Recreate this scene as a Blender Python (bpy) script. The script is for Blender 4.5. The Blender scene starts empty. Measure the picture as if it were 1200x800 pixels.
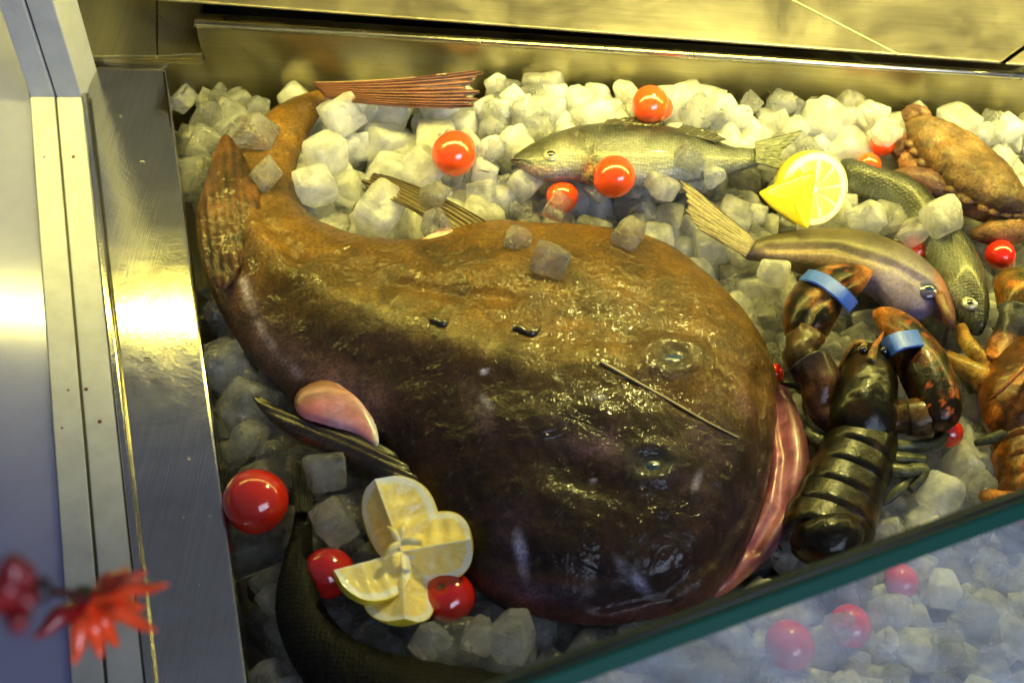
import bpy, bmesh, math, random
import numpy as np
from mathutils import Vector, Matrix, noise as mn
from mathutils.bvhtree import BVHTree

random.seed(7); np.random.seed(7)
D = bpy.data; SC = bpy.context.scene; COL = SC.collection

# ------------------------------------------------------------------ camera
PITCH, ROLL, F, IW, IH, DIST = math.radians(54), math.radians(4), 1563.0, 1200, 800, 1.03
fwd = np.array([0, math.cos(PITCH), -math.sin(PITCH)])
_r = np.array([1.0, 0, 0]); _u = np.cross(_r, fwd)
RT = _r*math.cos(ROLL) + _u*math.sin(ROLL)
UP = -_r*math.sin(ROLL) + _u*math.cos(ROLL)
CAM = -fwd*DIST
cam_d = D.cameras.new('camera'); cam = D.objects.new('camera', cam_d); COL.objects.link(cam)
cam.matrix_world = Matrix(((RT[0], UP[0], -fwd[0], CAM[0]), (RT[1], UP[1], -fwd[1], CAM[1]),
                           (RT[2], UP[2], -fwd[2], CAM[2]), (0, 0, 0, 1)))
cam_d.sensor_width = 36; cam_d.lens = 36*F/IW; cam_d.clip_start = .01; cam_d.clip_end = 100
cam_d.dof.use_dof = True; cam_d.dof.focus_distance = .985; cam_d.dof.aperture_fstop = 6.3
SC.camera = cam
# ------------------------------------------------------------------ world, exposure
W = D.worlds.new('World'); SC.world = W; W.use_nodes = True
wn = W.node_tree.nodes; wl = W.node_tree.links
bg = wn['Background']; bg.inputs[1].default_value = 0.24
_tc = wn.new('ShaderNodeTexCoord'); _sx = wn.new('ShaderNodeSeparateXYZ'); _rp = wn.new('ShaderNodeValToRGB')
wl.new(_tc.outputs['Generated'], _sx.inputs[0]); wl.new(_sx.outputs['Z'], _rp.inputs[0])
_rp.color_ramp.elements[0].position = 0.0; _rp.color_ramp.elements[0].color = (.10, .10, .12, 1)
_rp.color_ramp.elements[1].position = .35; _rp.color_ramp.elements[1].color = (.42, .47, .64, 1)
wl.new(_rp.outputs[0], bg.inputs[0])
# daylight from the open street side, broad and blue
dl = D.lights.new('street_daylight', 'AREA'); dl.shape = 'RECTANGLE'; dl.size = 1.6; dl.size_y = 1.0
dl.energy = 54; dl.color = (.68, .78, 1.0)
dlo = D.objects.new('street_daylight', dl); COL.objects.link(dlo); dlo.location = (1.3, -2.0, 1.5)
dlo.rotation_euler = (Vector((.2, 0, 0))-Vector(dlo.location)).to_track_quat('-Z', 'Y').to_euler()
# unseen warm spot, added to brighten the ice at the back right
sl = D.lights.new('added_warm_spot', 'SPOT'); sl.energy = 33; sl.color = (1.0, .90, .26); sl.spot_size = math.radians(88); sl.spot_blend = 1.0; sl.shadow_soft_size = .03
slo = D.objects.new('added_warm_spot', sl); COL.objects.link(slo); slo.location = (.26, .34, .66)
slo.rotation_euler = (Vector((.20, .17, 0))-Vector(slo.location)).to_track_quat('-Z', 'Y').to_euler()
vs = SC.view_settings; vs.view_transform = 'Standard'; vs.look = 'None'; vs.exposure = 0.14; vs.gamma = 1
TUBE_Y, TUBE_Z, TUBE_POWER = .20, .34, 72.0
TUBE_COL = (1.0, .85, .15)
SC.render.engine = 'CYCLES'
cy = SC.cycles; cy.use_denoising = True
cy.max_bounces = 9; cy.transmission_bounces = 7; cy.glossy_bounces = 4; cy.diffuse_bounces = 4; cy.transparent_max_bounces = 8
cy.caustics_reflective = False; cy.caustics_refractive = True; cy.blur_glossy = 1.0
cy.sample_clamp_indirect = 4.0

def at(x, y, z=0.0):
    d = fwd + RT*(x-IW/2)/F - UP*(y-IH/2)/F
    t = (z-CAM[2])/d[2]
    return CAM + d*t
def at_d(x, y, dist):
    d = fwd + RT*(x-IW/2)/F - UP*(y-IH/2)/F
    return CAM + d/np.linalg.norm(d)*dist
def proj(P):
    v = np.asarray(P)-CAM
    z = v @ fwd
    return np.stack([IW/2 + F*(v @ RT)/z, IH/2 - F*(v @ UP)/z], -1)

# ------------------------------------------------------------------ materials
def nodes(m):
    m.use_nodes = True
    return m.node_tree.nodes, m.node_tree.links, m.node_tree.nodes['Principled BSDF']
def setp(b, **k):
    for n, v in k.items():
        n = n.replace('_', ' ')
        if n in b.inputs: b.inputs[n].default_value = v
def noise_node(n, l, scale, detail=4, rough=.5, vec=None, dist=0):
    t = n.new('ShaderNodeTexNoise'); t.inputs['Scale'].default_value = scale; t.inputs['Detail'].default_value = detail
    t.inputs['Roughness'].default_value = rough; t.inputs['Distortion'].default_value = dist
    if vec: l.new(vec, t.inputs['Vector'])
    return t
def ramp(n, l, src, stops):
    r = n.new('ShaderNodeValToRGB'); e = r.color_ramp.elements
    while len(e) < len(stops): e.new(.5)
    for i, (p, c) in enumerate(stops):
        e[i].position = p; e[i].color = (*c, 1) if len(c) == 3 else c
    l.new(src, r.inputs[0]); return r
def bump(n, l, h, strength, dist, prev=None):
    b = n.new('ShaderNodeBump'); b.inputs['Strength'].default_value = strength; b.inputs['Distance'].default_value = dist
    l.new(h, b.inputs['Height'])
    if prev: l.new(prev.outputs[0], b.inputs['Normal'])
    return b
def mixc(n, l, a, b, fac, mode='MIX'):
    m = n.new('ShaderNodeMix'); m.data_type = 'RGBA'; m.blend_type = mode
    for s, v in ((0, fac), (6, a), (7, b)):
        if hasattr(v, 'links'): l.new(v, m.inputs[s])
        else: m.inputs[s].default_value = v
    return m.outputs[2]

def skin(name, rough=.35, coat=.6, coat_rough=.06, mottle=25, amt=.5, grain=420, grain_amt=.35,
         b1=(60, .35, .002), b2=(500, .3, .0006), coatbump=None, spec=.5, sss=0, scales=None, base=None, streak=None):
    """wet organic surface; pigment from the mesh's Col attribute, mottled by noise"""
    m = D.materials.new(name); n, l, b = nodes(m)
    tc = n.new('ShaderNodeTexCoord').outputs['Object']
    if base: rgb = n.new('ShaderNodeRGB'); rgb.outputs[0].default_value = (*base, 1); c = rgb.outputs[0]
    else: a = n.new('ShaderNodeAttribute'); a.attribute_name = 'Col'; c = a.outputs['Color']
    n1 = noise_node(n, l, mottle, 6, .6, tc, .6)
    r1 = ramp(n, l, n1.outputs[0], [(.32, (1-amt,)*3), (.66, (1+amt*.6,)*3)])
    c = mixc(n, l, c, r1.outputs[0], 1.0, 'MULTIPLY')
    if grain_amt:
        n2 = noise_node(n, l, grain, 3, .6, tc)
        r2 = ramp(n, l, n2.outputs[0], [(.35, (1-grain_amt,)*3), (.65, (1+grain_amt,)*3)])
        c = mixc(n, l, c, r2.outputs[0], 1.0, 'MULTIPLY')
    l.new(c, b.inputs['Base Color'])
    setp(b, Roughness=rough, Coat_Weight=coat, Coat_Roughness=coat_rough, Specular_IOR_Level=spec, Coat_IOR=1.4)
    if sss:
        setp(b, Subsurface_Weight=sss, Subsurface_Scale=.006); b.inputs['Subsurface Radius'].default_value = (1, .4, .25)
    t1 = noise_node(n, l, b1[0], 5, .55, tc, .4)
    bb = bump(n, l, t1.outputs[0], b1[1], b1[2])
    t2 = noise_node(n, l, b2[0], 2, .5, tc)
    bb = bump(n, l, t2.outputs[0], b2[1], b2[2], bb)
    if scales:
        v = n.new('ShaderNodeTexVoronoi'); v.inputs['Scale'].default_value = scales; v.inputs['Randomness'].default_value = .35
        l.new(tc, v.inputs['Vector']); bb = bump(n, l, v.outputs['Distance'], .8, .0009, bb)
        rv = ramp(n, l, v.outputs['Distance'], [(.1, (1.15,)*3), (.6, (.62,)*3)]); c = mixc(n, l, c, rv.outputs[0], 1.0, 'MULTIPLY'); l.new(c, b.inputs['Base Color'])
    if streak:
        mp = n.new('ShaderNodeMapping'); mp.inputs['Rotation'].default_value = (0, 0, streak[0]); mp.inputs['Scale'].default_value = (1, 14, 1)
        l.new(tc, mp.inputs[0]); t3 = noise_node(n, l, streak[1], 3, .6, mp.outputs[0]); bb = bump(n, l, t3.outputs[0], .6, .0007, bb)
        r3 = ramp(n, l, t3.outputs[0], [(.35, (.45,)*3), (.65, (1.5,)*3)])
        l.new(mixc(n, l, c, r3.outputs[0], 1.0, 'MULTIPLY'), b.inputs['Base Color'])
    l.new(bb.outputs[0], b.inputs['Normal'])
    if coatbump:
        t4 = noise_node(n, l, coatbump[0], 4, .6, tc, 1.2)
        cb = bump(n, l, t4.outputs[0], coatbump[1], coatbump[2]); l.new(cb.outputs[0], b.inputs['Coat Normal'])
    return m

def steel(name, col=(.62, .60, .55), rough=.22, brush_axis=1, scale=900, ang=0.0, bumpd=.0002):
    m = D.materials.new(name); n, l, b = nodes(m)
    tc = n.new('ShaderNodeTexCoord').outputs['Object']
    mp = n.new('ShaderNodeMapping'); mp.inputs['Rotation'].default_value = (0, 0, ang)
    mp.inputs['Scale'].default_value = (1, .012, 1) if brush_axis == 1 else (.012, 1, 1)
    l.new(tc, mp.inputs[0])
    t = noise_node(n, l, scale, 3, .6, mp.outputs[0])
    big = noise_node(n, l, 9, 6, .65, tc, .5)
    r = ramp(n, l, t.outputs[0], [(.3, tuple(v*.86 for v in col)), (.7, tuple(min(1, v*1.08) for v in col))])
    st = ramp(n, l, big.outputs[0], [(.3, (.72, .70, .64)), (.62, (1, 1, 1))])
    l.new(mixc(n, l, r.outputs[0], st.outputs[0], 1.0, 'MULTIPLY'), b.inputs['Base Color'])
    mr = n.new('ShaderNodeMapRange'); mr.inputs[1].default_value = .3; mr.inputs[2].default_value = .7
    mr.inputs[3].default_value = rough*.8; mr.inputs[4].default_value = rough*1.45
    l.new(big.outputs[0], mr.inputs[0]); l.new(mr.outputs[0], b.inputs['Roughness'])
    setp(b, Metallic=1.0)
    bb = bump(n, l, t.outputs[0], .25, bumpd); bb = bump(n, l, big.outputs[0], .15, .004, bb)
    l.new(bb.outputs[0], b.inputs['Normal'])
    return m

def plain(name, col, rough=.5, metallic=0, coat=0, sp=.5, noise_amt=.15, nscale=30, bmp=.0003):
    m = D.materials.new(name); n, l, b = nodes(m)
    tc = n.new('ShaderNodeTexCoord').outputs['Object']
    t = noise_node(n, l, nscale, 6, .65, tc)
    r = ramp(n, l, t.outputs[0], [(.3, tuple(v*(1-noise_amt) for v in col)), (.7, tuple(min(1, v*(1+noise_amt)) for v in col))])
    l.new(r.outputs[0], b.inputs['Base Color'])
    setp(b, Roughness=rough, Metallic=metallic, Coat_Weight=coat, Coat_Roughness=.05, Specular_IOR_Level=sp)
    bb = bump(n, l, t.outputs[0], .4, bmp); l.new(bb.outputs[0], b.inputs['Normal'])
    return m

def ice_mat(name, cloudy=.45, through=.4):
    m = D.materials.new(name); n, l, b = nodes(m)
    out = n['Material Output'] if 'Material Output' in n else [q for q in n if q.type == 'OUTPUT_MATERIAL'][0]
    tc = n.new('ShaderNodeTexCoord').outputs['Object']
    oi = n.new('ShaderNodeObjectInfo')
    add = n.new('ShaderNodeVectorMath'); add.operation = 'ADD'; l.new(tc, add.inputs[0])
    sc_ = n.new('ShaderNodeVectorMath'); sc_.operation = 'SCALE'; sc_.inputs['Scale'].default_value = 3.0
    cmb = n.new('ShaderNodeCombineXYZ'); l.new(oi.outputs['Random'], cmb.inputs[0]); l.new(oi.outputs['Random'], cmb.inputs[1])
    l.new(cmb.outputs[0], sc_.inputs[0]); l.new(sc_.outputs[0], add.inputs[1])
    v = add.outputs[0]
    setp(b, Base_Color=(.97, .985, .98, 1), Transmission_Weight=1.0, IOR=1.31, Roughness=.07)
    t1 = noise_node(n, l, 70, 3, .55, v, 0); t2 = noise_node(n, l, 330, 3, .6, v)
    vo = n.new('ShaderNodeTexVoronoi'); vo.inputs['Scale'].default_value = 130; l.new(v, vo.inputs['Vector'])
    bb = bump(n, l, t1.outputs[0], .85, .006); bb = bump(n, l, vo.outputs['Distance'], .2, .002, bb); bb = bump(n, l, t2.outputs[0], .35, .0008, bb)
    l.new(bb.outputs[0], b.inputs['Normal'])
    rr = ramp(n, l, noise_node(n, l, 60, 4, .6, v).outputs[0], [(.4, (.03,)*3), (.7, (.24,)*3)]); l.new(rr.outputs[0], b.inputs['Roughness'])
    w = n.new('ShaderNodeBsdfPrincipled'); setp(w, Base_Color=(.985, .99, .98, 1), Roughness=.14, Specular_IOR_Level=.6, Subsurface_Weight=.85, Subsurface_Scale=.02); w.inputs['Subsurface Radius'].default_value = (1, 1, .9)
    l.new(bb.outputs[0], w.inputs['Normal'])
    tr = n.new('ShaderNodeBsdfTranslucent'); tr.inputs[0].default_value = (.975, .98, .975, 1); l.new(bb.outputs[0], tr.inputs['Normal'])
    m1 = n.new('ShaderNodeMixShader'); m1.inputs[0].default_value = .45
    l.new(w.outputs[0], m1.inputs[1]); l.new(tr.outputs[0], m1.inputs[2])
    cl = noise_node(n, l, 55, 3, .5, v, .1)
    mr = n.new('ShaderNodeMapRange'); mr.inputs[1].default_value = .36; mr.inputs[2].default_value = .62
    mr.inputs[3].default_value = cloudy*.65; mr.inputs[4].default_value = min(1, cloudy*1.35); l.new(cl.outputs[0], mr.inputs[0])
    mx = n.new('ShaderNodeMixShader'); l.new(mr.outputs[0], mx.inputs[0]); l.new(b.outputs[0], mx.inputs[1]); l.new(m1.outputs[0], mx.inputs[2])
    # light that passes straight through thin, clear ice
    tp = n.new('ShaderNodeBsdfTransparent'); tp.inputs[0].default_value = (.97, .98, .975, 1)
    fr = n.new('ShaderNodeLayerWeight'); fr.inputs[0].default_value = .5; l.new(bb.outputs[0], fr.inputs[1])
    m2 = n.new('ShaderNodeMapRange'); m2.inputs[3].default_value = through; m2.inputs[4].default_value = 0; l.new(fr.outputs['Facing'], m2.inputs[0])
    my = n.new('ShaderNodeMixShader'); l.new(m2.outputs[0], my.inputs[0]); l.new(mx.outputs[0], my.inputs[1]); l.new(tp.outputs[0], my.inputs[2])
    l.new(my.outputs[0], out.inputs[0])
    return m

ICE = ice_mat('ice_cube', .60, .32); ICE_CLEAR = ice_mat('ice_clear', .19, .32); ICE_LOW = ice_mat('ice_packed', .92, .15); ICE_WET = ice_mat('ice_wet', .24, .3)
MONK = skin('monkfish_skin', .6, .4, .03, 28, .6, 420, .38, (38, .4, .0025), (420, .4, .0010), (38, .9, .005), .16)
FLESH = skin('pink_flesh', .4, .3, .16, 60, .4, 300, .08, (60, .4, .002), (300, .2, .0005), None, .5, .25)
FINM = skin('fin_rays', .4, .7, .08, 40, .3, 300, .2, (60, .5, .003), (300, .3, .001), None, .5)
BASS = skin('bass_skin', .45, .3, .10, 50, .35, 500, .15, (60, .25, .002), (400, .2, .0005), None, .6, 0, 420)
DARKFISH = skin('dark_scaled_skin', .6, .04, .2, 60, .5, 400, .4, (60, .4, .003), (400, .3, .001), None, .14, 0, 300)
COD = skin('smooth_fish_skin', .5, .12, .2, 45, .35, 400, .25, (50, .3, .003), (400, .2, .0006), None, .5)
SHELL = skin('lobster_shell', .3, .12, .06, 80, .75, 500, .4, (110, .4, .0018), (600, .3, .0005), None, .22)
CRABM = skin('crab_shell', .6, .12, .25, 55, .6, 500, .4, (110, .8, .003), (700, .5, .001), None, .5)
EYE = plain('fish_eye_dark', (.006, .007, .012), .08, 0, 1, noise_amt=.3)
STEEL = steel('brushed_steel_ledge', (.60, .585, .53), .11, 1, 1000, math.radians(-12))
STEEL_X = steel('brushed_steel_back', (.44, .40, .27), .30, 0, 1000)
STEEL_D = steel('worn_steel_corner', (.30, .28, .20), .30, 1, 700)
STEEL_S = steel('steel_shelf', (.36, .33, .26), .42, 0, 900)
WHITE = plain('painted_frame', (.34, .36, .43), .45, 0, 0, .4, .12, 45)
BLACK = plain('black_gap', (.006, .006, .008), .6)
RUST = plain('rusty_screw', (.16, .06, .02), .7, .3, nscale=400, noise_amt=.5)
GREYSC = plain('grey_screw', (.25, .25, .24), .4, .8, nscale=400)

# ------------------------------------------------------------------ object helpers
WLOC = {}
SOLIDS = []           # (bvh, name) for placing ice
def tag(o, label=None, cat=None, group=None, kind=None):
    if label: o['label'] = label
    if cat: o['category'] = cat
    if group: o['group'] = group
    if kind: o['kind'] = kind
    return o
def thing(name, loc, label, cat, group=None):
    o = D.objects.new(name, None); COL.objects.link(o); o.empty_display_size = .02
    o.location = Vector(loc); WLOC[o.name] = Vector(loc)
    return tag(o, label, cat, group)
def mesh_obj(name, V, Fc, mat, parent=None, smooth=True, cols=None, solid=False, loc=None, label=None):
    V = np.asarray(V, float)
    if parent is not None: pl = WLOC[parent.name]
    else: pl = Vector((0, 0, 0))
    base = Vector(loc) if loc is not None else (pl if parent is not None else Vector(((V[:, 0].min()+V[:, 0].max())/2, (V[:, 1].min()+V[:, 1].max())/2, V[:, 2].min())))
    me = D.meshes.new(name); me.from_pydata((V-np.array(base)).tolist(), [], [tuple(int(i) for i in f) for f in Fc]); me.validate()
    if cols is not None:
        ca = me.color_attributes.new('Col', 'FLOAT_COLOR', 'POINT')
        c4 = np.ones((len(V), 4)); c4[:, :3] = cols; ca.data.foreach_set('color', c4.ravel())
    for p in me.polygons: p.use_smooth = smooth
    me.materials.append(mat)
    o = D.objects.new(name, me); COL.objects.link(o)
    o.location = base-pl; WLOC[o.name] = base
    if parent is not None: o.parent = parent
    if label: o['label'] = label
    if solid: SOLIDS.append(BVHTree.FromPolygons([Vector(v) for v in V], [tuple(int(i) for i in f) for f in Fc]))
    return o

def smooth_closed(P, k=6):
    P = np.asarray(P, float); n = len(P); out = []
    for i in range(n):
        a, b, c, d = P[i-1], P[i], P[(i+1) % n], P[(i+2) % n]
        for j in range(k):
            t = j/k
            out.append(.5*((2*b)+(-a+c)*t+(2*a-5*b+4*c-d)*t*t+(-a+3*b-3*c+d)*t**3))
    return np.array(out)
def smooth_open(P, k=6):
    P = np.asarray(P, float); n = len(P); out = []
    for i in range(n-1):
        a, b, c, d = P[max(i-1, 0)], P[i], P[i+1], P[min(i+2, n-1)]
        for j in range(k):
            t = j/k
            out.append(.5*((2*b)+(-a+c)*t+(2*a-5*b+4*c-d)*t*t+(-a+3*b-3*c+d)*t**3))
    out.append(P[-1]); return np.array(out)
def inside(poly, X, Y):
    m = np.zeros(X.shape, bool); n = len(poly); j = n-1
    for i in range(n):
        xi, yi = poly[i]; xj, yj = poly[j]
        if yi != yj:
            c = ((yi > Y) != (yj > Y)) & (X < (xj-xi)*(Y-yi)/(yj-yi)+xi); m ^= c
        j = i
    return m
def poisson(mask, r):
    h = np.zeros(mask.shape)
    if min(mask.shape) > 14:
        hc = poisson(mask[::2, ::2], 2*r); up = np.repeat(np.repeat(hc, 2, 0), 2, 1); h = up[:mask.shape[0], :mask.shape[1]]*mask
    mk = mask.astype(float)
    for _ in range(70 if min(mask.shape) > 14 else 200):
        g = np.zeros_like(h); g[1:-1, 1:-1] = .25*(h[2:, 1:-1]+h[:-2, 1:-1]+h[1:-1, 2:]+h[1:-1, :-2]+r*r)
        h = g*mk
    return h
def nearest(poly, P):
    A = poly; B = np.roll(poly, -1, 0); best = np.full(len(P), 1e9); Q = np.zeros((len(P), 2))
    for a, b in zip(A, B):
        ab = b-a; L = ab@ab+1e-18; t = np.clip(((P-a)@ab)/L, 0, 1); q = a+t[:, None]*ab
        d = ((P-q)**2).sum(1); w = d < best; best[w] = d[w]; Q[w] = q[w]
    return Q
def vnoise(P, s, seed=0):
    return np.array([mn.fractal(Vector((p[0]*s+seed, p[1]*s, p[2]*s)), 1.0, 2.0, 3) for p in P])

def inflate(name, px, z0, H, mat, parent=None, res=.003, under=.5, power=.5, back=0, zf=None, cf=None, solid=True,
            flat=None, rough=0, label=None, world=False, tilt=None, k=6, scallop=None):
    """solid body from a traced side/top outline lying in the plane z0: thickness follows the outline"""
    P = smooth_closed(px, k)
    if scallop: P = P+scallop[0]*np.stack([np.zeros(len(P)), np.abs(np.sin(np.arange(len(P))/len(P)*math.pi*scallop[1]))], 1)
    if back and not world:   # the far rim of a thick body rises in view: pull the outline in there
        t = np.roll(P, -1, 0)-np.roll(P, 1, 0); nn = np.stack([t[:, 1], -t[:, 0]], 1); nn /= np.linalg.norm(nn, axis=1)[:, None]+1e-9
        area = np.sum(P[:, 0]*np.roll(P[:, 1], -1)-np.roll(P[:, 0], -1)*P[:, 1])
        if area < 0: nn = -nn
        P = P+np.stack([np.zeros(len(P)), back*np.clip(-nn[:, 1], 0, 1)], 1)
    poly = np.array([at(x, y, z0)[:2] for x, y in P]) if not world else P
    lo = poly.min(0)-3*res; hi = poly.max(0)+3*res
    xs = np.arange(lo[0], hi[0], res); ys = np.arange(lo[1], hi[1], res)
    X, Y = np.meshgrid(xs, ys, indexing='ij'); m = inside(poly, X, Y)
    h = poisson(m, res); hm = h.max()+1e-12
    hn = np.clip(h/hm, 0, 1)
    if flat: hn = 1-(1-hn)**flat
    zz = H*hn**power
    inc = m.copy()
    for dx in (-1, 0, 1):
        for dy in (-1, 0, 1): inc |= np.roll(np.roll(m, dx, 0), dy, 1)
    idx = -np.ones(m.shape, int); sel = np.argwhere(inc); idx[inc] = np.arange(len(sel))
    XY = np.stack([X[inc], Y[inc]], 1); zi = zz[inc]; mi = m[inc]; hi_ = hn[inc]
    XY[~mi] = nearest(poly, XY[~mi]); zi[~mi] = 0; hi_[~mi] = 0
    Fq = []
    I, J = np.where(m[:-1, :-1] | m[1:, :-1] | m[:-1, 1:] | m[1:, 1:])
    q = np.stack([idx[I, J], idx[I+1, J], idx[I+1, J+1], idx[I, J+1]], 1); q = q[(q >= 0).all(1)]
    V = np.column_stack([XY, z0+zi])
    uv = proj(V)
    if zf is not None: V[:, 2] += zf(uv[:, 0], uv[:, 1], V, hi_)*np.clip(hi_*12, 0, 1)
    if rough: V[:, 2] += rough*vnoise(V, 40)*np.clip(hi_*8, 0, 1)
    n = len(V)
    B = V.copy(); B[:, 2] = z0-zi*under
    VV = np.vstack([V, B]); FF = np.vstack([q, q[:, ::-1]+n])
    uv2 = proj(V); cols = None
    if cf is not None:
        c = cf(uv2[:, 0], uv2[:, 1], V, hi_); cols = np.vstack([c, c])
    if tilt is not None: VV[:, 2] += tilt(VV)
    return mesh_obj(name, VV, FF, mat, parent, True, cols, solid, label=label)

def _t(): pass
def tube(name, pts, rad, mat, parent=None, seg=10, cols=None, k=4, solid=True, flatz=1.0, label=None, wob=0):
    P = smooth_open(pts, k); R = np.interp(np.linspace(0, 1, len(P)), np.linspace(0, 1, len(rad)), rad)
    V = []; Fc = []; T = np.gradient(P, axis=0)
    for i, (p, t) in enumerate(zip(P, T)):
        t = t/(np.linalg.norm(t)+1e-9); a = np.cross(t, [0, 0, 1.0])
        if np.linalg.norm(a) < 1e-3: a = np.cross(t, [0, 1.0, 0])
        a /= np.linalg.norm(a); b = np.cross(a, t)
        for s in range(seg):
            th = 2*math.pi*s/seg; V.append(p+R[i]*(1+wob*mn.noise(Vector(p*90)+Vector((math.cos(th)*1.5, math.sin(th)*1.5, 0))))*(math.cos(th)*a+math.sin(th)*b*flatz))
    m = len(P)
    for i in range(m-1):
        for s in range(seg): Fc.append((i*seg+s, i*seg+(s+1) % seg, (i+1)*seg+(s+1) % seg, (i+1)*seg+s))
    V.append(P[0]); V.append(P[-1]); c0, c1 = len(V)-2, len(V)-1
    for s in range(seg): Fc.append((c0, (s+1) % seg, s)); Fc.append((c1, (m-1)*seg+s, (m-1)*seg+(s+1) % seg))
    V = np.array(V); cc = None
    if cols is not None:
        cols = np.atleast_2d(np.array(cols, float)); tt = np.append(np.repeat(np.linspace(0, 1, m), seg), [0, 1])
        cc = np.stack([np.interp(tt, np.linspace(0, 1, len(cols)), cols[:, j]) for j in range(3)], 1)
    return mesh_obj(name, V, Fc, mat, parent, True, cc, solid, label=label)

def prism(name, poly, z0, z1, mat, parent=None, bev=.0015, label=None, solid=False):
    """a slab with bevelled edges over a ground polygon; z0 bottom, z1 top (number or one per corner)"""
    n = len(poly); z0s = z0 if hasattr(z0, '__len__') else [z0]*n; z1s = z1 if hasattr(z1, '__len__') else [z1]*n
    bm = bmesh.new()
    b = [bm.verts.new((p[0], p[1], z)) for p, z in zip(poly, z0s)]; t = [bm.verts.new((p[0], p[1], z)) for p, z in zip(poly, z1s)]
    bm.faces.new(t); bm.faces.new(b[::-1])
    for i in range(n): bm.faces.new((b[i], b[(i+1) % n], t[(i+1) % n], t[i]))
    bmesh.ops.recalc_face_normals(bm, faces=bm.faces)
    if bev: bmesh.ops.bevel(bm, geom=list(bm.edges), offset=bev, segments=3, profile=.5, affect='EDGES')
    bm.verts.index_update()
    V = [tuple(v.co) for v in bm.verts]; Fc = [[v.index for v in f.verts] for f in bm.faces]; bm.free()
    return mesh_obj(name, V, Fc, mat, parent, False, None, solid, label=label)
def smoothstep(a, b, x): t = np.clip((x-a)/(b-a), 0, 1); return t*t*(3-2*t)
def g(u, v, cx, cy, rx, ry, ang=0):
    a = math.radians(ang); x = (u-cx)*math.cos(a)+(v-cy)*math.sin(a); y = -(u-cx)*math.sin(a)+(v-cy)*math.cos(a)
    return np.exp(-((x/rx)**2+(y/ry)**2))
def dline(u, v, pts):
    P = np.stack([u, v], 1); best = np.full(len(P), 1e9); tt = np.zeros(len(P)); n = len(pts)-1
    for i in range(n):
        a = np.array(pts[i], float); b = np.array(pts[i+1], float); ab = b-a
        t = np.clip(((P-a)@ab)/(ab@ab), 0, 1); d = np.sqrt((((P-a)-t[:, None]*ab)**2).sum(1)); w = d < best; best[w] = d[w]; tt[w] = (i+t[w])/n
    return best, tt
def put(c, k, col): return c*(1-k[:, None])+np.array(col)*k[:, None]
def lerp(a, b, t): return np.asarray(a)*(1-t[:, None])+np.asarray(b)*t[:, None]
def V2(x, y, z): p = at(x, y, z); return (p[0], p[1])

# ------------------------------------------------------------------ the counter
LZ = .028
base = thing('display_counter', at(150, 400, 0), 'brushed steel fish display counter with a cream edge frame and green-edged front glass', 'counter')
fl = [V2(60, 60, 0), V2(1700, 60, 0), V2(1700, 1000, 0), V2(120, 1000, 0)]
tag(prism('tray_floor', fl, -.085, -.075, steel('tray_steel', (.22, .21, .17), .35, 0), None, 0), None, None, None, 'structure')
# side ledge
prism('side_ledge', [V2(97, 55, LZ), V2(191, 55, LZ), V2(303, 880, LZ), V2(189, 880, LZ)], -.08, LZ, STEEL, base, .003)
# thin raised bead between ledge and frame
prism('ledge_lip', [V2(96, 112, LZ), V2(104, 112, LZ), V2(193, 880, LZ), V2(180, 880, LZ)], -.05, LZ+.004, STEEL, base, .0018)
prism('sealing_strip', [V2(94, 112, LZ), V2(97, 112, LZ), V2(181.5, 880, LZ), V2(176, 880, LZ)], -.05, LZ+.001, BLACK, base, 0)
FZ = LZ+.002
prism('frame_bar', [V2(66, 113, FZ), V2(96, 113, FZ), V2(176.5, 880, FZ), V2(133, 880, FZ)], -.05, FZ, WHITE, base, .0012)
prism('frame_seal', [V2(63.5, 113, FZ), V2(67, 113, FZ), V2(134, 880, FZ), V2(129, 880, FZ)], -.05, FZ-.001, BLACK, base, 0)
prism('frame_bar', [V2(35, 113, FZ), V2(63.5, 113, FZ), V2(129, 880, FZ), V2(89, 880, FZ)], -.05, FZ, WHITE, base, .0012)
SIDEM = plain('pale_side_panel', (.27, .29, .52), .16, .35, .6, .5, .12, 12)
prism('side_panel', [V2(-260, -60, FZ), V2(0, -60, FZ), V2(34, 113, FZ), V2(88, 880, FZ), V2(12, 880, FZ), V2(-160, 640, FZ)], -.05, FZ-.006, SIDEM, base, .001)
# vertical posts rising at the back end of the frame
for i, (xa, xb) in enumerate(((35, 63.5), (66, 96))):
    a, b = at(xa, 113, FZ), at(xb, 113, FZ)
    d = np.array([.004, .035])
    prism('frame_post', [a[:2], b[:2], b[:2]+d, a[:2]+d], -.05, .42, WHITE, base, .0012)
a, b = at(63.5, 113, FZ), at(66, 113, FZ)
prism('post_seal', [a[:2]+np.array([0, .002]), b[:2]+np.array([0, .002]), b[:2]+d, a[:2]+d], -.05, .42, BLACK, base, 0)
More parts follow.
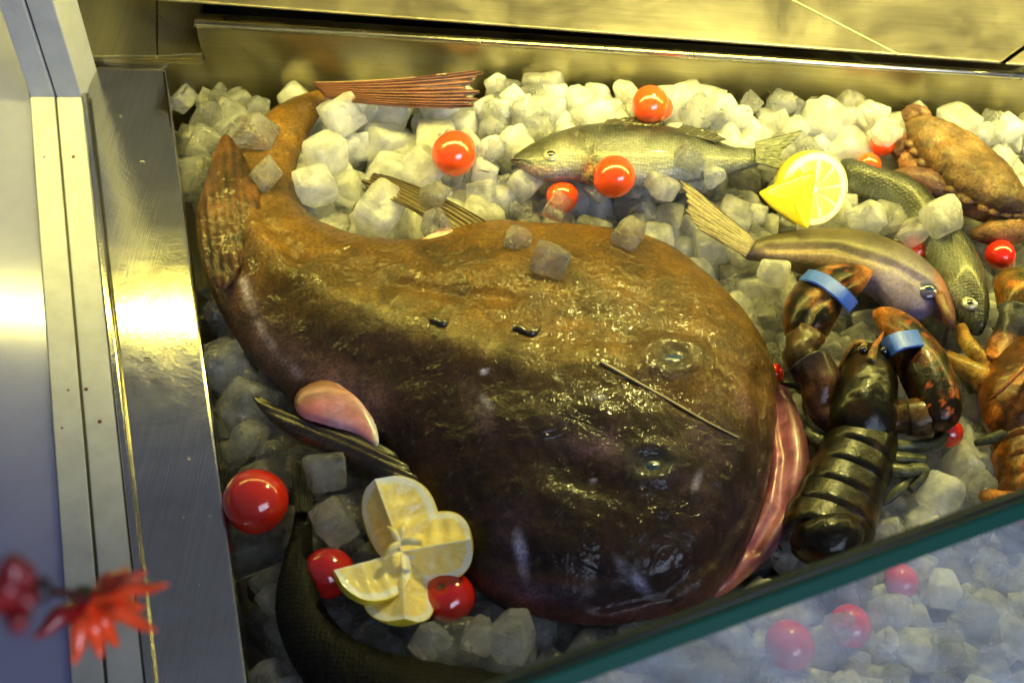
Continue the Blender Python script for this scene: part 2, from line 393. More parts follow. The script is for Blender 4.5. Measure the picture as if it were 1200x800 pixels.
# back wall, rail, gap, shelf
RZ = .075
r1, r2 = at(235, 31, RZ), at(1200, 92, RZ); rd = (r2-r1)/np.linalg.norm(r2-r1); r0 = r1-rd*.12; r3 = r2+rd*.35
nb = np.array([-rd[1], rd[0], 0])
def back(s, off): return (r1+rd*s+nb*off)[:2]
LB = np.linalg.norm(r3-r1)
prism('back_wall', [back(-.002, 0), back(LB, 0), back(LB, .006), back(-.002, .006)], -.08, RZ-.002, STEEL_X, base, 0)
prism('back_wall', [back(-.12, 0), back(-.0022, 0), back(-.0022, .006), back(-.12, .006)], -.08, .032, STEEL_X, base, 0)
tube('back_rail', [r1-rd*.005+nb*.003, r3+nb*.003], [.0035, .0035], steel('bright_rail', (.75, .72, .6), .22, 0), base, 14, k=1)
prism('rail_top', [back(-.005, .004), back(LB, .004), back(LB, .018), back(-.005, .018)], RZ-.03, RZ-.001, STEEL_X, base, .001)
prism('dark_recess', [back(-.12, .018), back(LB, .018), back(LB, .10), back(-.12, .10)], -.05, -.03, BLACK, base, 0)
prism('recess_back', [back(-.12, .10), back(LB, .10), back(LB, .105), back(-.12, .105)], -.05, .07, BLACK, base, 0)
SZ = RZ+.02
s1 = at(232, 2, SZ); s2 = at(1055, 68, SZ); s3 = at(925, -2, SZ)
far = nb[:2]*.28
p1 = at(150, -4, SZ)[:2]; p2 = at(1050, 63.5, SZ)[:2]; sd = (p2-p1)/np.linalg.norm(p2-p1)
q2 = at(925, -1, SZ)[:2]; qd = (q2-p2)
prism('shelf_panel', [p1, p2, p2+qd*4.2, p1+far*1.3], SZ-.0025, SZ, STEEL_S, base, .001)
prism('shelf_panel', [p2+sd*.0012, p2+sd*.075, at(1172, 73, SZ)[:2], at(1300, -20, SZ)[:2], p2+sd*.0012+qd*4.2], SZ-.0025, SZ, STEEL_S, base, .001)
prism('shelf_panel', [at(1178, 74, SZ)[:2], at(1330, 84, SZ)[:2], at(1460, -20, SZ)[:2], at(1308, -20, SZ)[:2]], SZ-.0025, SZ, STEEL_S, base, .001)
CZ = .036
prism('corner_plate', [V2(97, 66, CZ), V2(184, 66, CZ), V2(184, -60, CZ), V2(70, -60, CZ)], CZ-.004, CZ, STEEL_D, base, .001)
prism('corner_plate', [V2(184.6, 66, CZ), V2(238, 66, CZ), V2(236, -60, CZ), V2(184.6, -60, CZ)], CZ-.004, [CZ, CZ+.003, CZ+.003, CZ], STEEL_D, base, .001)
prism('added_rear_panel', [(-1.0, .80), (1.6, .80), (1.6, .82), (-1.0, .82)], .0, 1.05, plain('rear_cream_paint', (.52, .45, .24), .5), base, .004)  # unseen panel, added for its warm reflection in the side ledge
# screws in the frame
for x, y, mt in ((52, 184, GREYSC), (86, 184, RUST), (73, 501, GREYSC), (117, 494, RUST), (80, 457, GREYSC), (101, 456, RUST)):
    p = at(x, y, FZ); r = .0011 if mt is GREYSC else .0014
    tube('screw', [p-[0, 0, .002], p+[0, 0, .0006]], [r, r], mt, base, 10, k=1, solid=False)
# front glass: a sloping pane with a polished green edge
GZ = .26
e1, e2 = at(560, 836, GZ), at(1290, 568, GZ); ed = (e2-e1)/np.linalg.norm(e2-e1)
dn = np.array([ed[1], -ed[0], 0]); slope = dn*.55+np.array([0, 0, -.83]); slope /= np.linalg.norm(slope)
e1 = e1-ed*.3; e2 = e2+ed*.4
gn = np.cross(ed, slope); gn /= np.linalg.norm(gn)
if gn[2] < 0: gn = -gn
th = .013
def gm(name):
    m = D.materials.new(name); n, l, b = nodes(m)
    setp(b, Base_Color=(.93, .97, .97, 1), Transmission_Weight=1, IOR=1.5, Roughness=.0)
    out = [q for q in n if q.type == 'OUTPUT_MATERIAL'][0]
    # smears on the pane; their bluish veil also stands in for reflected sky
    tc = n.new('ShaderNodeTexCoord').outputs['Object']
    mp = n.new('ShaderNodeMapping'); mp.inputs['Rotation'].default_value = (0, 0, math.radians(28)); mp.inputs['Scale'].default_value = (.25, 3, 1); l.new(tc, mp.inputs[0])
    t = noise_node(n, l, 22, 6, .65, mp.outputs[0], .5)
    r = ramp(n, l, t.outputs[0], [(.38, (.08,)*3), (.72, (.36,)*3)])
    df = n.new('ShaderNodeBsdfDiffuse'); df.inputs[0].default_value = (.62, .66, .74, 1)
    mx = n.new('ShaderNodeMixShader'); l.new(r.outputs[0], mx.inputs[0]); l.new(b.outputs[0], mx.inputs[1]); l.new(df.outputs[0], mx.inputs[2])
    l.new(mx.outputs[0], out.inputs[0]); return m
pv = [e1, e2, e2+slope*.42, e1+slope*.42]
pv = [p+slope*.0016 for p in pv[:2]]+pv[2:]
_gp = mesh_obj('front_glass', pv+[p-gn*th for p in pv], [(0, 1, 2, 3), (7, 6, 5, 4), (0, 4, 5, 1), (1, 5, 6, 2), (2, 6, 7, 3), (3, 7, 4, 0)], gm('smear_haze_glass'), base, False,
         label='slanting clear glass pane with smears and painted sky haze')
def outward(o):
    bm = bmesh.new(); bm.from_mesh(o.data); bmesh.ops.recalc_face_normals(bm, faces=bm.faces); bm.to_mesh(o.data); bm.free()
outward(_gp)
GE = D.materials.new('green_glass_edge'); _n, _l, _b = nodes(GE); setp(_b, Base_Color=(.0, .05, .034, 1), Specular_IOR_Level=.2, Roughness=.35, Coat_Weight=.2, Coat_Roughness=.3)
_c = [(0, .001), (.0012, 0), (th-.0012, 0), (th, .001), (th+.0006, .009), (-.0006, .009)]
_V = [e+(slope*(b_-.006))-gn*a_ for e in (e1, e2) for a_, b_ in _c]
mesh_obj('glass_edge', _V, [tuple(range(6)), tuple(range(11, 5, -1))]+[(i, i+6, (i+1) % 6+6, (i+1) % 6) for i in range(6)], GE, base, False, label='thick dark green polished edge of the pane')
tube('edge_seam', [e1-gn*th/2-slope*.0058+gn*.001, e2-gn*th/2-slope*.0058+gn*.001], [.0012, .0012], plain('dark_green', (.0, .012, .012), .3), base, 8, k=1, solid=False)

# lamp over the tray: a real fluorescent tube under its reflector, above the frame of the picture
lampt = thing('tube_lamp', (.15, TUBE_Y, TUBE_Z), 'warm fluorescent tube under a white reflector above the ice', 'lamp')
EM = D.materials.new('warm_tube'); _n, _l, _b = nodes(EM); setp(_b, Base_Color=(.9, .9, .9, 1), Emission_Color=(*TUBE_COL, 1), Emission_Strength=TUBE_POWER)
tube('tube', [np.array([-.75, TUBE_Y, TUBE_Z]), np.array([1.0, TUBE_Y, TUBE_Z])], [.013, .013], EM, lampt, 16, k=1, solid=False)
hd = []; ns = 12
for x in (-.78, 1.03):
    for i in range(ns):
        a_ = math.radians(-10+240*i/(ns-1)); hd.append((x, TUBE_Y+.045*math.cos(a_), TUBE_Z+.045*math.sin(a_)))
mesh_obj('reflector', hd, [(i, i+1, ns+i+1, ns+i) for i in range(ns-1)], plain('reflector_white', (.7, .7, .68), .5), lampt, True)

# ------------------------------------------------------------------ heights
def zice(x, y):
    u, v = proj(np.array([x, y, 0.0]))
    r = smoothstep(300, 130, np.array([v]))[0]*(.15+.85*smoothstep(440, 600, np.array([u]))[0])
    return .006+.040*r + .006*mn.noise(Vector((x*9, y*9, 0)))

# ------------------------------------------------------------------ monkfish
MZ = .022
monk = thing('monkfish', at(600, 500, MZ), 'huge flat brown monkfish curled across the ice, wide head toward the lobster', 'fish')
mo = [(392, 92), (350, 103), (318, 122), (292, 150), (262, 180), (240, 215), (230, 258), (237, 310), (258, 365), (292, 418), (330, 455), (352, 478),
      (395, 505), (432, 528), (462, 560), (492, 605), (524, 648), (560, 690), (615, 717), (680, 731), (750, 727), (815, 710), (850, 678), (878, 632),
      (896, 582), (905, 530), (908, 475), (903, 425), (878, 380), (846, 342), (810, 308), (770, 285), (722, 272), (672, 268), (625, 268), (575, 258),
      (540, 268), (500, 287), (450, 284), (405, 272), (368, 252), (347, 225), (350, 185), (366, 150), (385, 122), (405, 108)]
spine = [(395, 105), (330, 150), (290, 230), (330, 320), (430, 370), (560, 410), (700, 430), (800, 430)]
def mz(u, v, V, h):
    z = np.zeros(len(u))
    head = smoothstep(430, 640, u)
    # ridge along the back
    d, t = dline(u, v, spine[2:]); z += .010*np.exp(-(d/26)**2)*(1-t*.6)
    # eye sockets and brow bumps
    for cx, cy in ((765, 543), (787, 420)):
        rr = np.hypot((u-cx)/30, (v-cy)/19); z += .0028*np.exp(-((rr-1)/.5)**2) - .002*np.exp(-(rr/.6)**2)
    z += .006*g(u, v, 700, 480, 60, 26, 10)+.005*g(u, v, 620, 500, 50, 30)-.005*g(u, v, 680, 560, 60, 24, 20)
    # furrow behind the upper lip and around the head rim
    d, t = dline(u, v, [(890, 440), (893, 520), (875, 590), (835, 650), (780, 690), (700, 705)]); z -= .006*np.exp(-(d/12)**2)
    d, t = dline(u, v, [(560, 640), (620, 665), (700, 672)]); z -= .003*np.exp(-(d/14)**2)
    # loose folds of skin on tail and flank
    d, t = dline(u, v, [(300, 215), (310, 260), (345, 300)]); z -= .008*np.exp(-(d/10)**2)
    d, t = dline(u, v, [(455, 330), (540, 345), (600, 350)]); z -= .003*np.exp(-(d/9)**2)
    z += .0024*vnoise(V, 18)+.0008*vnoise(V, 70, 3)+.0005*vnoise(V, 220, 9)
    z *= (1-.25*smoothstep(400, 300, u))
    return z
def mc(u, v, V, h):
    n1 = vnoise(V, 12); n2 = vnoise(V, 45, 5)
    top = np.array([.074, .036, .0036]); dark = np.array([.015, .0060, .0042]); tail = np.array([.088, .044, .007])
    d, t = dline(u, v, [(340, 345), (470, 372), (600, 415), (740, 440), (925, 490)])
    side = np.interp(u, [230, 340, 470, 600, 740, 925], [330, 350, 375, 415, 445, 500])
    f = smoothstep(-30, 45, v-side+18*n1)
    c = lerp(top, dark, f)  # front half painted darker, standing in for the shade below the ridge
    c = lerp(0, 1, np.zeros(len(u)))[:, :0] if False else c
    tf = smoothstep(420, 300, u)*smoothstep(330, 200, v); c = c*(1-tf[:, None])+tail*tf[:, None]
    # dark outer tail side
    k = np.clip(g(u, v, 262, 290, 34, 110, -10)*1.1, 0, .85); c = c*(1-k[:, None])+np.array([.035, .013, .004])*k[:, None]
    # pinkish underside along the flank toward the pectoral
    dd, tt = dline(u, v, [(250, 300), (275, 370), (325, 430), (370, 455), (420, 470)]); k = .75*np.exp(-(dd/30)**2)*smoothstep(0, .5, tt)
    c = c*(1-k[:, None])+np.array([.16, .085, .07])*k[:, None]
    dd, tt = dline(u, v, [(285, 330), (300, 375), (325, 415), (350, 440)]); k = .7*np.exp(-(dd/5)**2)*np.clip(.5+n2, 0, 1)
    c = c*(1-k[:, None])+np.array([.55, .45, .5])*k[:, None]
    # pale olive scrapes on the back
    k = .6*g(u, v, 440, 365, 70, 20, 14)+.55*g(u, v, 570, 400, 70, 14, 22)+.3*g(u, v, 690, 420, 80, 16, 10); k = np.clip(.55*k*(1+.5*n2), 0, .6)
    c = c*(1-k[:, None])+np.array([.22, .18, .06])*k[:, None]
    # purplish blotches on the head
    for (cx, cy, rx, ry, a, s) in ((690, 520, 55, 22, 15, .4), (850, 560, 50, 60, 0, .35), (600, 600, 22, 50, 10, .35), (860, 480, 40, 60, 20, .25), (570, 490, 14, 30, -30, .5), (640, 700, 70, 16, 8, .35)):
        k = s*g(u, v, cx, cy, rx, ry, a)*np.clip(.8+1.2*n2, 0, 1.6); k = np.clip(k, 0, .8)
        c = c*(1-k[:, None])+np.array([.07, .04, .075])*k[:, None]
    # pale scars
    for (cx, cy, rx, ry, a, s) in ((740, 672, 24, 7, 48, 1), (612, 650, 7, 26, -12, .8), (700, 465, 10, 4, 10, .8), (570, 470, 5, 14, -35, .4), (695, 563, 4, 3, 0, 1), (568, 435, 5, 3, 0, .8), (818, 560, 5, 18, 20, .4)):
        k = np.clip(1.5*s*g(u, v, cx, cy, rx, ry, a)*(1+.9*n2)-.15, 0, .85)
        c = c*(1-k[:, None])+np.array([.30, .28, .42])*k[:, None]
    # rusty rim along the lip, cloudy darker patches
    dd, tt = dline(u, v, [(560, 690), (680, 728), (800, 715), (880, 655), (918, 560), (915, 460)]); k = .6*np.exp(-(dd/13)**2)
    c = c*(1-k[:, None])+np.array([.09, .028, .02])*k[:, None]
    for cx, cy in ((765, 543), (787, 420)):
        k = .75*g(u, v, cx, cy, 30, 19); c = c*(1-k[:, None])+np.array([.025, .03, .04])*k[:, None]
    c = c*(1+.45*n1+.28*n2)[:, None]
    # fine pale speckle
    sp = (np.random.rand(len(u)) > .985)*.05; c = c+sp[:, None]*np.array([1, .8, .5])*(1-f*.4)[:, None]
    return np.clip(c, .004, .9)
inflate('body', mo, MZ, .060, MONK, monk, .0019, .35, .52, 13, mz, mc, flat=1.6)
# dorsal fin folded up against the tail
def finc(c1, c2, tip=None):
    def f(u, v, V, h):
        n = vnoise(V, 60); return np.clip(lerp(c1, c2, np.clip(.5+n, 0, 1)), .004, 1)
    return f
inflate('pectoral_flap', [(345, 470), (352, 457), (375, 447), (400, 445), (422, 458), (437, 485), (443, 522), (415, 507), (380, 497), (352, 487)],
        .048, .008, FLESH, monk, .0016, 1, .5, 0, None,
        lambda u, v, V, h: lerp(put(put(lerp([.42, .13, .15], [.50, .26, .30], np.clip(.5+vnoise(V, 40), 0, 1)), .75*g(u, v, 405, 455, 34, 9, 8), (.42, .03, .04)), np.exp(-(dline(u, v, [(345, 472), (352, 455), (376, 445), (400, 443)])[0]/13)**2)*.95, (.14, .06, .03)), [.85, .80, .72], np.clip(np.exp(-(dline(u, v, [(400, 445), (425, 458), (440, 490), (444, 522)])[0]/4.5)**2), 0, 1)), label='raw pink flap with a white edge')
inflate('torn_edge', [(478, 288), (500, 280), (520, 268), (534, 274), (520, 290), (500, 300), (486, 298)], .055, .006, FLESH, monk, .0018, 1, .5, 0, None,
        lambda u, v, V, h: np.tile([.75, .40, .33], (len(u), 1)))
# mouth
def lipc(u, v, V, h):
    n = vnoise(V, 70); c = lerp([.22, .05, .09], [.42, .17, .25], np.clip(.4+n, 0, 1))
    d, t = dline(u, v, [(925, 470), (942, 520), (945, 560), (925, 612), (890, 655), (850, 690)]); k = np.exp(-(d/9)**2)*.85
    c = c*(1-k[:, None])+np.array([.06, .02, .02])*k[:, None]
    k = smoothstep(640, 680, v)*.7; c = c*(1-k[:, None])+np.array([.40, .10, .05])*k[:, None]
    return c
inflate('lower_jaw', [(908, 448), (922, 462), (938, 500), (947, 545), (943, 580), (925, 618), (898, 655), (860, 688), (835, 700), (840, 680), (870, 640), (892, 590), (900, 530), (900, 480)],
        .010, .022, FLESH, monk, .002, .8, .5, 0, lambda u, v, V, h: -.008*np.exp(-(dline(u, v, [(912, 470), (922, 530), (915, 590), (885, 640)])[0]/8)**2), lipc, label='pink inner lip and lower jaw rim')
def pick(x, y, h=0):
    o = Vector(CAM); d = Vector(at_d(x, y, 1.0))-o; best = None
    for b in SOLIDS:
        hit = b.ray_cast(o, d.normalized(), 3)
        if hit[0] is not None and (best is None or hit[3] < best[2]): best = (np.array(hit[0]), np.array(hit[1]), hit[3])
    return best
def fan(name, basepx, tippx, zb, zt, nr, amp, parent, c1, c2, mat, ragged=.06, thick=.0016, arch=0, mid=None, label=None):
    """a fin: membrane pleated over its rays, ragged at the rim"""
    bp = smooth_open(basepx, 8); tp = smooth_open(tippx, 8); na = nr*6; nk = 22
    bp = np.stack([np.interp(np.linspace(0, 1, na+1), np.linspace(0, 1, len(bp)), bp[:, j]) for j in (0, 1)], 1)
    tp = np.stack([np.interp(np.linspace(0, 1, na+1), np.linspace(0, 1, len(tp)), tp[:, j]) for j in (0, 1)], 1)
    rj = [random.Random(i*7+len(name)).uniform(-ragged, ragged) for i in range(nr+2)]; V = []; C = []
    for i in range(na+1):
        ph = i/6; ridge = abs(math.cos(math.pi*ph)); L = 1+rj[int(round(ph))]-ragged*.8*(1-ridge)
        for k_ in range(nk+1):
            s_ = k_/nk*L; q = bp[i]*(1-s_)+tp[i]*s_
            if mid is not None: q = q+np.array(mid)*4*s_*(1-s_)
            z = zb+(zt-zb)*s_+arch*math.sin(math.pi*min(1, s_))+amp*ridge*(.4+.6*s_)+.0012*mn.noise(Vector((ph*.8, s_*5, len(name))))
            V.append(at(q[0], q[1], z)); n_ = .5+.5*mn.noise(Vector((ph*2, s_*3, 5))); f_ = min(1, max(0, ridge*.9*n_*1.3)); C.append(np.array(c1)*(1-f_)+np.array(c2)*f_)
    n0 = len(V); V = np.array(V); B = V.copy(); B[:, 2] -= thick; Fc = []
    w_ = nk+1
    for i in range(na):
        for k_ in range(nk): a_ = i*w_+k_; Fc.append((a_, a_+1, a_+w_+1, a_+w_)); Fc.append((a_+n0, a_+w_+n0, a_+w_+1+n0, a_+1+n0))
    for i in range(na): a_ = i*w_+nk; Fc.append((a_, a_+n0, a_+w_+n0, a_+w_)); a_ = i*w_; Fc.append((a_, a_+w_, a_+w_+n0, a_+n0))
    for k_ in range(nk):
        for a_ in (k_, na*w_+k_): Fc.append((a_, a_+n0, a_+1+n0, a_+1))
    return mesh_obj(name, np.vstack([V, B]), Fc, mat, parent, True, np.vstack([C, C]), True, label=label)
def ball(name, p, r, mat, parent=None, squash=(1, 1, 1), seg=24, label=None, cols=None, solid=False):
    V = []; Fc = []; rings = seg//2
    for i in range(rings+1):
        for j in range(seg):
            a_, b_ = math.pi*i/rings, 2*math.pi*j/seg
            V.append((p[0]+r*squash[0]*math.sin(a_)*math.cos(b_), p[1]+r*squash[1]*math.sin(a_)*math.sin(b_), p[2]+r*squash[2]*math.cos(a_)))
    for i in range(rings):
        for j in range(seg): Fc.append((i*seg+j, (i+1)*seg+j, (i+1)*seg+(j+1) % seg, i*seg+(j+1) % seg))
    return mesh_obj(name, V, Fc, mat, parent, True, cols, solid, label=label)
def ring(name, p, r, t, mat, parent, sq=1.0, ang=0, col=None):
    pts = [np.array(p)+[r*math.cos(a_)*math.cos(ang)-r*sq*math.sin(a_)*math.sin(ang), r*math.cos(a_)*math.sin(ang)+r*sq*math.sin(a_)*math.cos(ang), 0] for a_ in np.linspace(0, 2*math.pi, 20)]
    return tube(name, pts, [t, t], mat, parent, 8, col, 2, False)
FANM = skin('fin_membrane', .42, .5, .07, 60, .35, 500, .3, (80, .4, .0015), (400, .3, .0006), None, .5)
SFM = skin('folded_fin', .7, .0, .15, 60, .5, 500, .5, (80, .5, .0015), (400, .4, .0008), None, .3)
fan('tail_fin', [(366, 96), (374, 104), (382, 114)], [(536, 84), (556, 88), (562, 104), (560, 117), (540, 125)], .048, .052, 11, .0030, monk, (.03, .007, .003), (.22, .075, .045), FANM, .09, .0025, .004, (0, 3), 'dried reddish tail fin with split rays')
inflate('dorsal_fin', [(265, 157), (286, 184), (303, 222), (308, 258), (296, 296), (264, 338), (243, 322), (233, 272), (240, 215), (252, 178)], .050, .011, MONK, monk, .0016, 1.0, .6, 0,
        lambda u, v, V, h: .0008*np.sin((u-.1*v)*.55)+.0012*vnoise(V, 60), lambda u, v, V, h: np.clip(lerp([.013, .005, .002], [.085, .034, .009], np.clip(.40+.28*np.sin((u-.12*v)*.62+2*vnoise(V, 25))+.5*vnoise(V, 50), 0, 1)), .003, 1))
inflate('belly_fin', [(296, 465), (310, 468), (345, 487), (390, 500), (440, 516), (495, 560), (505, 600), (470, 586), (430, 558), (390, 534), (345, 513), (313, 489)],
        .036, .013, FINM, monk, .0016, .9, .55, 0, lambda u, v, V, h: .0010*np.sin((v-u*.42)*.7+2*vnoise(V, 20)), lambda u, v, V, h: np.clip(lerp([.006, .004, .002], [.045, .028, .010], np.clip(.25+.4*np.sin((v-u*.42)*.7+3*vnoise(V, 20))+.5*vnoise(V, 55), 0, 1)), .002, 1))
fan('pectoral_fin', [(600, 280), (575, 288), (540, 286)], [(452, 205), (438, 204), (430, 210), (428, 222)], .050, .040, 8, .0026, monk, (.025, .015, .005), (.15, .095, .03), FANM, .05, .002, .008, (4, -6))
MEYE = plain('cloudy_blue_eye', (.014, .034, .085), .22, 0, .3, noise_amt=.6, nscale=300)
for (x, y, m_) in ((766, 545, MEYE), (789, 423, MEYE)):
    p, n_, _ = pick(x, y)
    e = ball('eye', p-[0, 0, .0088], .0135, m_, monk, (1.2, .85, .72))
    0 and ring('eyelid', p-[0, 0, .0024], .0165, .0014, MONK, monk, .7, 0, [.04, .035, .03] if m_ is MEYE else [.10, .08, .03])
    ball('pupil', p-[0, 0, .0026], .0060, plain('dull_pupil', (.004, .005, .008), .3), e, (1.1, .8, .5), 16)
lp = [pick(x, y)[0]+[0, 0, .0012] for x, y in ((703, 424), (740, 445), (790, 473), (830, 496), (866, 514))]
tube('lure_spine', lp, [.0010, .0008, .0005], plain('pale_spine', (.40, .33, .18), .4), monk, 8, [.30, .25, .16], solid=False)
for (x, y, s) in ((617, 388, .9), (515, 378, .6)):
    pp = [pick(x+dx*s, y+dy*s)[0]+[0, 0, .001] for dx, dy in ((-18, -2), (-10, -3), (-1, 2), (8, 3), (18, -5))]
    tube('skin_tag', pp, [.0015, .0030, .0022, .0034, .0008], FINM, monk, 8, [.02, .014, .008], solid=False)

# ------------------------------------------------------------------ other fish
def bass_col(back_line, belly=(.18, .195, .185), dark=(.008, .009, .006), extra=None, w=24):
    def f(u, v, V, h):
        d, t = dline(u, v, back_line); n = vnoise(V, 60)
        c = lerp(dark, belly, smoothstep(w*.22, w, d+6*n)); c = c*(1+.25*n)[:, None]
        if extra: c = extra(u, v, c, n)
        return np.clip(c, .004, .95)
    return f
BZ = .046
bass = thing('sea_bass', at(740, 180, BZ), 'whole silver sea bass lying on ice near the back wall, head to the left', 'fish')
def ex1(u, v, c, n):
    c = put(c, .8*g(u, v, 664, 186, 20, 22), (.42, .40, .31)); c = put(c, .9*np.exp(-(dline(u, v, [(672, 162), (692, 172), (697, 190), (684, 212)])[0]/11)**2)*np.clip(.9+1.2*n, 0, 1), (.018, .008, .004)); c = put(c, .8*g(u, v, 690, 200, 8, 10), (.25, .06, .02))
    c = put(c, .5*smoothstep(195, 212, v)*smoothstep(680, 700, u), (.42, .42, .36))
    c = put(c, .9*g(u, v, 622, 172, 30, 10, -22), (.030, .028, .010)); c = put(c, .6*g(u, v, 625, 202, 26, 7), (.55, .26, .18))
    c = put(c, .6*smoothstep(840, 880, u), (.13, .14, .11)); return c
inflate('body', [(598, 186), (606, 176), (632, 160), (662, 148), (700, 142), (750, 142), (800, 149), (832, 157), (852, 167), (880, 168), (895, 166), (893, 190), (860, 200), (820, 208),
                 (760, 216), (700, 216), (672, 208), (640, 209), (615, 199), (601, 192)], BZ, .019, BASS, bass, .0018, .9, .5, 8, lambda u, v, V, h: -.0035*np.exp(-(dline(u, v, [(676, 158), (690, 172), (694, 190), (680, 208)])[0]/3)**2)+.0012*np.exp(-(dline(u, v, [(660, 168), (655, 190), (665, 205)])[0]/3)**2),
        bass_col([(598, 175), (640, 150), (700, 139), (760, 139), (830, 152), (890, 165)], extra=ex1, w=42))
rayf = skin('soft_fin', .4, .5, .1, 60, .3, 300, .2, (60, .4, .002), (400, .3, .001), None, .5, 0, None, None, (math.radians(8), 30))
fan('tail_fin', [(884, 166), (886, 178), (884, 190)], [(941, 152), (930, 164), (919, 175), (914, 184), (921, 192), (918, 199)], BZ+.010, BZ+.006, 12, .0008, bass, (.04, .045, .03), (.16, .17, .12), FANM, .03, .0012)
fan('dorsal_fin', [(700, 150), (730, 150), (765, 151)], [(712, 140), (745, 137), (778, 142)], BZ+.016, BZ+.012, 12, .0006, bass, (.008, .008, .005), (.06, .055, .03), FANM, .08, .001)
fan('dorsal_fin', [(790, 154), (815, 160), (838, 166)], [(800, 146), (832, 152), (852, 163)], BZ+.015, BZ+.010, 10, .0006, bass, (.008, .008, .005), (.06, .055, .03), FANM, .08, .001)
gillm = FLESH
0 and inflate('gill_cover', [(672, 172), (682, 176), (684, 192), (676, 206), (664, 212), (650, 206), (660, 196), (668, 186)], BZ+.015, .006, BASS, bass, .0014, 1, .5, 0, None, finc([.35, .33, .28], [.6, .58, .5]))
def fish_eye(x, y, r, parent, irisc=(.55, .52, .30), pup=(.004, .005, .01)):
    p, n_, _ = pick(x, y); e = ball('eye', p-[0, 0, r*.25], r, plain('iris', irisc, .1, .4, 1, nscale=400), parent, (1.1, 1, .6), 20)
    ball('pupil', p-[0, 0, r*.1]+n_*r*.24, r*.55, EYE if sum(pup) < .05 else plain('pupil_blue', pup, .08, 0, 1), e, (1.1, 1, .6), 16)
fish_eye(646, 181, .0062, bass)
for pts in ([(600, 190), (612, 190), (622, 195)],):
    tube('mouth', [pick(x+2, y-3)[0] for x, y in pts], [.0015, .001, .0008], EYE, bass, 8, solid=False)

cod = thing('hake', at(990, 310, .03), 'slim olive fish with a purple head and big eye, between lemon and lobster claws', 'fish')
def ex2(u, v, c, n):
    c = put(c, .92*np.clip(g(u, v, 1058, 345, 46, 34, 15)*1.7, 0, 1), (.17, .14, .30)); c = put(c, .5*g(u, v, 1035, 325, 18, 14), (.32, .28, .42))
    c = put(c, .6*np.exp(-(dline(u, v, [(880, 298), (960, 300), (1020, 318)])[0]/9)**2), (.26, .17, .14)); c = put(c, .8*smoothstep(1088, 1104, u), (.25, .09, .07)); return c
inflate('body', [(862, 284), (885, 278), (915, 271), (955, 268), (1000, 270), (1045, 284), (1080, 305), (1102, 328), (1114, 352), (1120, 378), (1108, 380), (1096, 366), (1078, 374), (1052, 368),
                 (1034, 352), (1018, 338), (985, 330), (940, 316), (900, 306), (872, 300)], .03, .022, COD, cod, .0018, .9, .5, 6, lambda u, v, V, h: -.003*np.exp(-(dline(u, v, [(900, 290), (980, 290), (1050, 312), (1090, 335)])[0]/4)**2),
        bass_col([(870, 280), (950, 266), (1040, 282), (1105, 330)], (.15, .12, .065), (.05, .040, .018), ex2, 34))
fan('tail_fin', [(886, 280), (880, 292), (874, 300)], [(800, 210), (804, 228), (803, 246), (818, 266), (832, 276)], .044, .048, 12, .0009, cod, (.08, .06, .03), (.34, .29, .2), FANM, .05, .0012)
fish_eye(1087, 339, .0085, cod, (.10, .09, .20), (.01, .03, .12))
0 and inflate('gill_cover', [(1012, 318), (1032, 308), (1052, 318), (1060, 340), (1055, 362), (1035, 352), (1020, 338)], .040, .005, COD, cod, .0016, 1, .5, 0, None, finc([.14, .12, .26], [.34, .30, .42]))
tube('snout', [pick(1100, 345)[0], np.array(at(1112, 372, .045)), np.array(at(1117, 384, .038))], [.0045, .0035, .002], COD, cod, 10, [.12, .05, .04])

bass2 = thing('sea_bass', at(1110, 300, .03), 'pale green silver sea bass half under ice, head pointing down beside the hake', 'fish')
def ex3(u, v, c, n):
    c = put(c, .8*g(u, v, 1130, 320, 30, 8, 8)*np.clip(.7+n, 0, 1), (.10, .09, .06)); c = put(c, .8*smoothstep(345, 380, v), (.03, .035, .03)); c = put(c, .6*g(u, v, 1120, 350, 12, 24, -20), (.38, .38, .32)); c = put(c, .8*np.exp(-(dline(u, v, [(1108, 322), (1125, 326), (1140, 336)])[0]/4)**2), (.02, .012, .006)); return c
inflate('body', [(985, 187), (1002, 190), (1032, 204), (1062, 212), (1088, 236), (1112, 264), (1140, 302), (1153, 338), (1157, 372), (1150, 391), (1139, 387), (1124, 368), (1104, 348), (1098, 322),
                 (1086, 298), (1064, 262), (1036, 238), (1008, 222), (988, 208)], .03, .024, BASS, bass2, .0018, .9, .5, 4, None,
        bass_col([(985, 187), (1050, 205), (1100, 245), (1150, 310), (1160, 375)], (.19, .215, .19), (.014, .018, .012), ex3, 34))
fish_eye(1138, 354, .0062, bass2, (.6, .6, .5))

dark = thing('sea_bream', at(400, 760, .02), 'dark scaly fish curving along the bottom edge of the ice, tail beside the lemon', 'fish')
inflate('body', [(347, 560), (364, 562), (366, 615), (368, 655), (376, 700), (400, 738), (445, 765), (520, 782), (600, 796), (680, 830), (720, 900), (520, 930), (400, 850), (350, 790), (327, 740), (323, 695), (335, 645), (346, 605)],
        .024, .030, DARKFISH, dark, .0022, .6, .5, 0, None, bass_col([(352, 590), (345, 650), (350, 720), (400, 790), (600, 850)], (.0055, .006, .0045), (.002, .0022, .002), None, 40))
fan('tail_fin', [(346, 600), (366, 600)], [(340, 545), (352, 540), (366, 548)], .035, .035, 8, .0006, dark, (.003, .003, .0025), (.010, .010, .008), SFM, .08, .0012)

